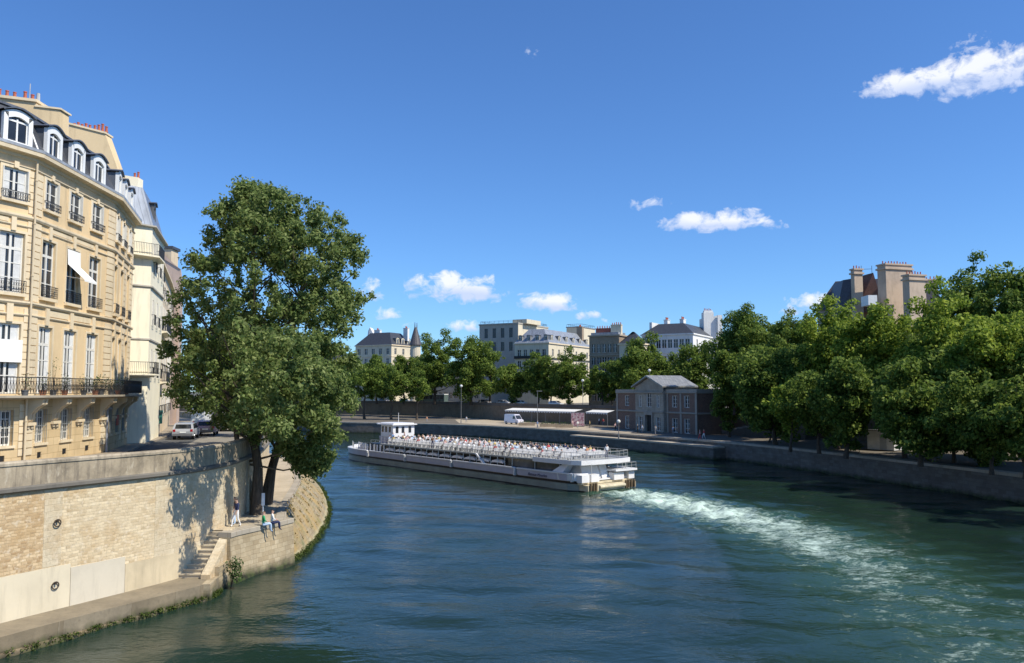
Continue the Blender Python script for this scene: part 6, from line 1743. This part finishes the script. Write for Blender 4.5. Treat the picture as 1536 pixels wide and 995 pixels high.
bb('front_glass', BGL, lambda g: g.prism([(46, -3.3), (52, -3.3), (57.5, -1.9), (57.5, 1.9), (52, 3.3), (46, 3.3)], 1.3, 2.75, 0))
txt = bpy.data.curves.new('name_text', 'FONT'); txt.body = 'Bateaux-Mouches'; txt.size = .5; txt.extrude = .01; txt.align_x = 'CENTER'; txt.shear = .3
to = bpy.data.objects.new('tmp_text', txt); COL.objects.link(to); dg = bpy.context.evaluated_depsgraph_get(); dg.update()
tm = bpy.data.meshes.new_from_object(to.evaluated_get(dg)); bpy.data.objects.remove(to); tm.materials.clear(); tm.materials.append(plain('navy_lettering', (.03, .03, .08), .5, .05))
o = link('lettering', tm, BOAT); o.location = (6.8, 4.92, 1.3); o.rotation_euler = (R(90)-.14, 0, R(180)); reg(BOAT, o)
# benches and passengers
g = MB()
for k in range(4):
    y0 = .1+.86*k
    g.box(0, .45, y0, y0+.8, .38, .46); g.hexa([(-.05, y0, .44), (.03, y0, .44), (.03, y0+.8, .44), (-.05, y0+.8, .44), (-.16, y0+.02, .86), (-.1, y0+.02, .86), (-.1, y0+.78, .86), (-.16, y0+.78, .86)])
    for q in (.1, .65): g.box(.05, .1, y0+q, y0+q+.05, 0, .4); g.box(.35, .4, y0+q, y0+q+.05, 0, .4)
bm_ = g.mesh('bench', [BW])
rng = random.Random(9); occ = []
for i, u in enumerate(np.arange(3.6, 45, 1.2)):
    for s in (-1, 1):
        o = link('bench', bm_, BOAT); o.location = (u, .45 if s > 0 else -.45-3.6, 3.3 if u < 11 else 3.24); reg(BOAT, o)
        for k in range(4):
            dens_ = .62 if u > 12 else .33
            if rng.random() < dens_: occ.append((u, (.45 if s > 0 else -4.05)+.5+.86*k, 3.3 if u < 11 else 3.24))
BMx = base_matrix(BOAT); cols = ['white', 'white', 'pink', 'white', 'white', 'red', 'navy', 'paleblue', 'paleblue', 'orange', 'grey', 'grey', 'yellow', 'black', 'pink', 'white', 'brown', 'black', 'navy']
desc = {c: c for c in SH}; desc['paleblue'] = 'pale blue'; desc['navy'] = 'navy blue'
for i, (u, y, z) in enumerate(occ):
    p = BMx @ Vector(((u+.2)*.97, y, z+.38)); c = rng.choice(cols)
    person('sit' if rng.random() > .06 else 'sit', p.x, p.y, p.z, BOAT.rotation_euler.z-R(90)+rng.uniform(-.5, .5), c, rng.choice(['navy', 'grey', 'brown', 'black']), rng.randrange(4),
           'passenger in a %s top seated on the open upper deck of the boat' % desc[c], 'passengers in %s seated on the boat' % desc[c], scale=rng.uniform(1.0, 1.12))
for i, (u, y, c, lab) in enumerate([(31.5, 4.0, 'brown', 'passenger in brown standing at the boat rail above the others amidships'), (44.2, 3.2, 'blue', 'passenger in blue standing behind the wheelhouse of the boat'), (45.2, .5, 'pink', 'passenger in pink standing at the aft window of the wheelhouse'), (2.2, -2.5, 'white', 'passenger in white standing alone at the stern rail')]):
    p = BMx @ Vector((u*.97, y, 3.28)); person('stand', p.x, p.y, p.z, R(60*i), c, 'navy', i % 4, lab, 'passengers standing on the boat')

# ------------------------------------------------------------------ vehicles
RUBR = plain('tyre_rubber', (.02, .02, .02), .8, .1); CHROME = plain('wheel_metal', (.4, .4, .42), .3, .1, 2, .7)
LREAR = plain('red_lens', (.35, .01, .01), .2, .1); LFRONT = plain('clear_lens', (.7, .7, .7), .15, .05)
def make_car(label, cat, colr, x, y, z, rz, group, kind='car'):
    root = empty('parked_%s' % kind, (x, y, z), label, cat, group, rz)
    paint = plain('car_paint_%d' % int(colr[0]*1000+colr[2]*10), colr, .25, .05, .5, .2)
    if kind == 'car': L_, W_, prof = 4.2, 1.76, [(-2.1, .35), (-2.1, .75), (-2.0, .95), (-1.75, 1.38), (-1.3, 1.46), (.25, 1.45), (.55, 1.38), (1.1, .95), (1.95, .8), (2.1, .62), (2.1, .35)]; belt = .93
    else: L_, W_, prof = 5.4, 1.98, [(-2.7, .4), (-2.72, 1.0), (-2.65, 2.45), (-2.5, 2.58), (1.0, 2.55), (1.25, 2.4), (1.95, 1.35), (2.6, 1.1), (2.7, .8), (2.7, .4)]; belt = 1.35
    g = MB(); n = len(prof)
    def hw_(z_): return W_/2*(1 if z_ <= belt else 1-.17*min(1, (z_-belt)/(.55 if kind == 'car' else 2.5)))
    for i in range(n):
        a, b = prof[i], prof[(i+1) % n]; g.face([(a[0], -hw_(a[1]), a[1]), (b[0], -hw_(b[1]), b[1]), (b[0], hw_(b[1]), b[1]), (a[0], hw_(a[1]), a[1])])
    for s in (-1, 1):
        low = [p for p in prof if p[1] <= belt+.03]; up_ = [p for p in prof if p[1] >= belt-.0001]
        g.face([(p[0], s*hw_(p[1]), p[1]) for p in prof])
    g.build('body', paint, root, world=False)
    g = MB()
    if kind == 'car':
        for s in (-1, 1):
            q = lambda x_, z_: (x_, s*(hw_(z_)+.008), z_)
            g.face([q(-1.62, .98), q(-.55, .98), q(-.55, 1.36), q(-1.4, 1.36)]); g.face([q(-.47, .98), q(.35, .98), q(.35, 1.36), q(-.47, 1.36)]); g.face([q(.42, .98), q(.92, .98), q(.48, 1.34), q(.42, 1.34)])
        g.face([(-2.0, -.68, .99), (-2.0, .68, .99), (-1.79, .62, 1.35), (-1.79, -.62, 1.35)]); g.face([(1.08, -.7, .99), (1.08, .7, .99), (.6, .62, 1.37), (.6, -.62, 1.37)])
    else:
        for s in (-1, 1): g.face([(.6, s*(hw_(1.45)+.01), 1.4), (1.8, s*(hw_(1.45)+.01), 1.4), (1.35, s*(hw_(2.1)+.01), 2.15), (.6, s*(hw_(2.1)+.01), 2.15)])
        g.face([(2.0, -.85, 1.38), (2.0, .85, 1.38), (1.36, .78, 2.3), (1.36, -.78, 2.3)])
    g.build('window', GLASS, root, world=False)
    wr_ = .31 if kind == 'car' else .36
    for wx in (-L_/2+.75, L_/2-.82):
        for s in (-1, 1):
            g = MB(); g.tube((wx, s*(W_/2-.2), wr_), (wx, s*(W_/2+.01), wr_), wr_, wr_, 16, 0); g.tube((wx, s*(W_/2-.02), wr_), (wx, s*(W_/2+.025), wr_), wr_*.6, wr_*.55, 12, 1)
            g.build('wheel', [RUBR, CHROME], root, world=False)
    for s in (-1, 1):
        g = MB(); g.box(-L_/2-.02, -L_/2+.06, s*.72-.1, s*.72+.1, .72, .92 if kind == 'car' else 1.2); g.build('tail_light', LREAR, root, world=False)
        g = MB(); g.box(L_/2-.12, L_/2+.02, s*.65-.16, s*.65+.16, .62, .76); g.build('headlight', LFRONT, root, world=False)
    g = MB(); g.box(-L_/2-.06, -L_/2+.05, -.8, .8, .36, .56); g.build('bumper', plain('bumper_grey', (.15, .15, .16), .5, .1), root, world=False); g = MB(); g.box(L_/2-.05, L_/2+.06, -.8, .8, .34, .52); g.build('bumper', plain('bumper_grey', (.15, .15, .16), .5, .1), root, world=False)
    g = MB(); g.box(-L_/2-.035, -L_/2, -.26, .26, .6, .72); g.build('number_plate', WHITE, root, world=False)
    return root
gc = 'cars parked on the island street'
make_car('silver hatchback parked tail-on beside the pale corner house', 'car', (.42, .43, .45), -29.6, 73.2, 7.21, R(104), gc)
make_car('white van parked just beyond the silver hatchback', 'van', (.72, .72, .72), -32.9, 85.5, 7.21, R(108), gc, 'van')
make_car('small plum-coloured car just right behind the silver hatchback', 'car', (.3, .22, .28), -30.0, 79.3, 7.21, R(105), gc)
make_car('dark blue car in the shade under the island street trees', 'car', (.03, .04, .07), -31.0, 88, 7.21, R(110), gc)
make_car('black car furthest along the shaded island street', 'car', (.02, .02, .02), -33.5, 94.5, 7.21, R(112), gc)
gc = 'vehicles across the river'
make_car('white and lilac delivery van standing at the left end of the long canopy', 'van', (.7, .68, .74), .5, 207.5, 3.02, R(-48), gc, 'van')
def street_pt(px, off=6.5):
    q = side_pts(hw, -off); b_ = min(q, key=lambda p: abs(p[0]/p[1]-rr(px)) if p[1] > 0 else 9); return b_
for px, colr, lab in ((782, (.75, .75, .75), 'white car on the far street above the delivery van'), (757, (.5, .5, .52), 'grey car on the far street left above the delivery van'), (618, (.7, .7, .7), 'white car on the far street below the gabled house'), (592, (.1, .1, .12), 'dark car on the far street near the far left trees'), (838, (.55, .56, .58), 'silver car on the far street above the long canopy'), (722, (.12, .1, .1), 'dark car on the far street below the grey apartment block')):
    x, y = street_pt(px); make_car(lab, 'car', colr, x, y, 7.32, R(-40), gc)
x, y = street_pt(642, 7.5)
M = Matrix.Translation((x, y, 7.32)) @ Matrix.Rotation(R(-30), 4, 'Z')
bus = empty('parked_bus', (x, y, 7.32), 'bus with a white roof on the far street under the tall plane trees', 'bus', rz=R(-30))
g = MB(); g.box(-5.6, 5.6, -1.25, 1.25, .45, 2.95); g.build('body', plain('bus_body', (.1, .14, .13), .4, .1), bus, world=False)
g = MB(); g.box(-5.65, 5.65, -1.3, 1.3, 2.95, 3.2); g.build('roof', WHITE, bus, world=False)
g = MB()
for k in range(7): g.box(-5.2+1.5*k, -3.9+1.5*k, -1.27, -1.255, 1.4, 2.6)
g.build('window', GLASS, bus, world=False)
for wx in (-3.5, 3.6):
    g = MB(); g.tube((wx, -1.28, .45), (wx, -1.0, .45), .48, .48, 14); g.build('wheel', RUBR, bus, world=False)

# ------------------------------------------------------------------ lamps, canopy, poster, cabin, posts
POLE = plain('grey_pole', (.2, .2, .2), .5, .1)
def lamp(x, y, z, h, label, globe=True, group='street lamps across the river'):
    r = empty('street_lamp', (x, y, z), label, 'street lamp', group)
    g = MB(); g.tube((0, 0, 0), (0, 0, .9), .16, .1, 8); g.tube((0, 0, .9), (0, 0, h), .075, .05, 8); g.build('pole', POLE, r, world=False)
    g = MB()
    if globe: 
        for k in range(5): a0, a1 = math.pi*k/5, math.pi*(k+1)/5; g.tube((0, 0, h+.38-.38*math.cos(a0)), (0, 0, h+.38-.38*math.cos(a1)), .38*math.sin(a0)+.01, .38*math.sin(a1)+.01, 10)
    else: g.box(-.2, 1.1, -.12, .12, h-.05, h+.1)
    g.build('lamp_head', plain('lamp_glass', (.75, .75, .7), .2, .03) if globe else POLE, r, world=False)
x, y = street_pt(875, 1.5); lamp(x, y, 7.3, 6.6, 'white globe lamp on a pale pole before the mansard house')
x, y = street_pt(720, 1.5); lamp(x, y, 7.3, 6.0, 'slim lamp on the far street left of the grey block')
lamp(rr(692)*214, 214, 3.0, 9.5, 'lamp post standing on the far quay left of the delivery van')
lamp(rr(806)*187, 187, 3.0, 8.5, 'thin bare post in front of the long canopy', globe=False)
lamp(rr(927)*158, 158, 2.2, 3.0, 'short mooring lamp at the edge of the far landing')
x, y = street_pt(560, 1.5); lamp(x, y, 7.3, 5, 'lamp with globe near the far left trees of the far street')
x, y = street_pt(968, 2.5); lamp(x, y, 7.3, 8.8, 'globe lamp above the roof of the quay house')
CAN = plain('canopy_white', (.72, .7, .64), .8, .08)
def canopy(P0, P1, z, dep, label):
    c = empty('canopy', (*lerp(P0, P1, .5), 3), label, 'canopy', 'white canopies on the far quay'); L_, d_, n_ = frame_of(P0, P1)
    g = MB(); P = lambda s, o, z_: (P0[0]+d_.x*s+n_.x*o, P0[1]+d_.y*s+n_.y*o, z_)
    n = int(L_/.9)
    g.face([P(0, 0, z+.5), P(L_, 0, z+.5), P(L_, dep, z), P(0, dep, z)]); g.face([P(0, 0, z+.46), P(L_, 0, z+.46), P(L_, dep, z-.04), P(0, dep, z-.04)])
    for k in range(n):
        s0, s1_ = L_*k/n, L_*(k+1)/n; g.face([P(s0, dep, z), P(s1_, dep, z), P(s1_, dep, z-.2), P((s0+s1_)/2, dep+.02, z-.5), P(s0, dep, z-.2)])
    g.build('roof', CAN, c)
    for s in np.linspace(.3, L_-.3, max(2, int(L_/5)+1)):
        g = MB(); g.tube(P(s, dep-.15, 3), P(s, dep-.15, z), .07, n=6); g.build('post', POLE, c)
    return c
canopy((.2, 221.0), (17.8, 202.5), 6.4, 3.0, 'long white canopy with a scalloped edge against the retaining wall')
canopy((20.0, 199.5), (24.6, 192.5), 6.4, 2.2, 'short white canopy left of the brick quay house')
r = empty('poster_panel', (rr(866)*193, 193, 3), 'tall pinkish advertising panel at the right end of the long canopy', 'poster')
t = NT('poster_print'); co = t.co('UV'); t.base(t.ramp(t.noise(co, 1.6, 4, .7), [(.35, (.12, .06, .08)), (.48, (.5, .25, .28)), (.55, (.55, .5, .46)), (.7, (.65, .4, .4))])); t.rough(.6)
M = Matrix.Translation((rr(866)*193, 193, 0)) @ Matrix.Rotation(R(-14), 4, 'Z')
g = MB(); g.box(-1.55, 1.55, -.05, .05, 3.2, 6.3, 0, M); g.build('panel', t.mat, r); g = MB(); g.box(-1.65, 1.65, .06, .16, 3.0, 6.4, 0, M); g.build('frame', POLE, r)
r = empty('site_cabin', (rr(1324)*116, 116, 3), 'pale grey site cabin standing under the dark right-hand trees', 'cabin')
x = rr(1324)*116; M = Matrix.Translation((x, 116, 0)) @ Matrix.Rotation(R(-55), 4, 'Z')
g = MB(); g.box(-2.0, 2.0, -1.3, 1.3, 3.15, 5.8, 0, M); g.build('wall', plain('cabin_wall', (.6, .6, .58), .6, .1), r); g = MB(); g.box(-2.1, 2.1, -1.4, 1.4, 5.8, 5.95, 0, M); g.build('roof', POLE, r); g = MB(); g.box(-.1, .9, -1.33, -1.29, 3.2, 5.3, 0, M); g.build('door', plain('cabin_door', (.35, .37, .38), .6, .1), r)
# low hedge/planter boxes beside the canopy
for px, Yd, lab in ((790, 199, 'low slatted planter box at the left of the long canopy'), (822, 192, 'low slatted planter box at the middle of the long canopy'), (846, 188, 'low slatted planter box beside the poster panel')):
    r = empty('planter_box', (rr(px)*Yd, Yd, 3), lab, 'planter', 'planter boxes before the canopy')
    g = MB(); g.box(-2, 2, -.4, .4, 0, .7); g.build('box', plain('old_wood', (.25, .2, .14), .8, .2), r, world=False)
    V, F = leaf_cloud([(x_, 0, .9) for x_ in (-1.5, -.7, 0, .8, 1.5)], [.45]*5, 120, .12, int(px)); link('foliage', np_mesh('foliage', V, F, LEAF_B), r)
for px, Yd, yt, w_, lab in ((548, 243, 545, 60, 'shady tree on the lower far quay just right of the poplar crown'), (588, 240, 548, 54, 'shady tree with a dark trunk on the lower far quay behind the wheelhouse'), (626, 238, 556, 44, 'shady tree on the lower far quay right of the wheelhouse'), (884, 226, 560, 34, 'slim tree on the far street left of the tan tenement')):
    rr_z = 3.0 if Yd > 230 else 7.3
    x = rr(px)*Yd; broad_tree('plane_tree', lab, x, Yd, rr_z, zz(yt, Yd)-rr_z, w_/2/1200*Yd, w_/2/1200*Yd, 5.5 if rr_z < 5 else 2, PLANE, int(px), .34, 22, 80, gf)

for k, (px, Yd, yt, w_, z_, lo_, lab, m_) in enumerate([
    (1225, 112, 560, 110, 3.0, 2.6, 'low shaded tree on the right quay, left of the site cabin', PLANE), (1352, 103, 545, 110, 3.0, 4.2, 'low shaded tree on the right quay hanging over the site cabin', PLANE),
    (1425, 96, 560, 120, 3.0, 1.6, 'low tree with foliage near the ground between the two widest quay trees', PLANE), (1530, 80, 560, 150, 3.0, 1.2, 'low tree at the right edge with foliage touching the quay', PLANE),
    (1560, 100, 470, 160, 7.3, 1.5, 'rounded tree just inside the right edge behind the quay', PLANE_Y), (1100, 148, 520, 70, 7.3, 1.5, 'dark low tree at the left foot of the right-hand group', PLANE),
    (1155, 140, 505, 90, 7.3, 1.5, 'dark inner tree of the right-hand group beside the quay stairs', PLANE), (1290, 128, 500, 110, 7.3, 1.5, 'dark inner tree below the mansion windows', PLANE),
    (1400, 118, 480, 130, 7.3, 1.5, 'dark inner tree behind the brightest yellow-green tree', PLANE), (1700, 88, 430, 200, 7.3, 1.5, 'tree standing out of frame beyond the right edge', PLANE), (1680, 70, 520, 240, 7.3, 1.5, 'nearest quay-side tree out of frame on the right', PLANE)]):
    x = rr(px)*Yd; broad_tree('plane_tree', lab, x, Yd, z_, zz(yt, Yd)-z_, w_/2/1200*Yd, w_/2/1200*Yd, lo_, m_, 80+k, .27, 22, 160, gr_)
for k, (px, Yd, yt, w_, lab) in enumerate([(627, 285, 527, 50, 'plane tree filling the gap right below the turret'), (735, 262, 528, 44, 'plane tree at the foot of the grey apartment block'), (826, 248, 545, 44, 'plane tree at the sunny corner of the mansard house'), (902, 214, 545, 40, 'plane tree before the shaded tan tenement'), (980, 222, 525, 46, 'plane tree before the left half of the white block'), (500, 262, 548, 60, 'tree behind the right edge of the poplar on the far bank'), (440, 250, 548, 90, 'tree behind the poplar on the far bank')]):
    x = rr(px)*Yd; broad_tree('plane_tree', lab, x, Yd, 7.3, zz(yt, Yd)-7.3, w_/2/1200*Yd*1.1, w_/2/1200*Yd, 1.2, PLANE, 120+k, .34, 22, 80, gf)

for k, (px, Yd, yt, w_, z_, lo_, lab) in enumerate([(1092, 150, 560, 60, 3.0, 1.5, 'dark bushy tree at the foot of the quay stairs right of the brick house'), (1255, 118, 590, 80, 3.0, .8, 'very low dark tree filling the shade left of the site cabin'), (1385, 100, 600, 110, 3.0, .6, 'dark bush-like tree right of the site cabin'), (1465, 92, 600, 110, 3.0, .4, 'dark bush-like tree under the yellow-green trees at the right'), (1150, 134, 600, 70, 3.0, 1.2, 'low dark tree over the far end of the right quay')]):
    x = rr(px)*Yd; broad_tree('plane_tree', lab, x, Yd, z_, zz(yt, Yd)-z_, w_/2/1200*Yd, w_/2/1200*Yd, lo_, PLANE, 160+k, .25, 22, 120, gr_)
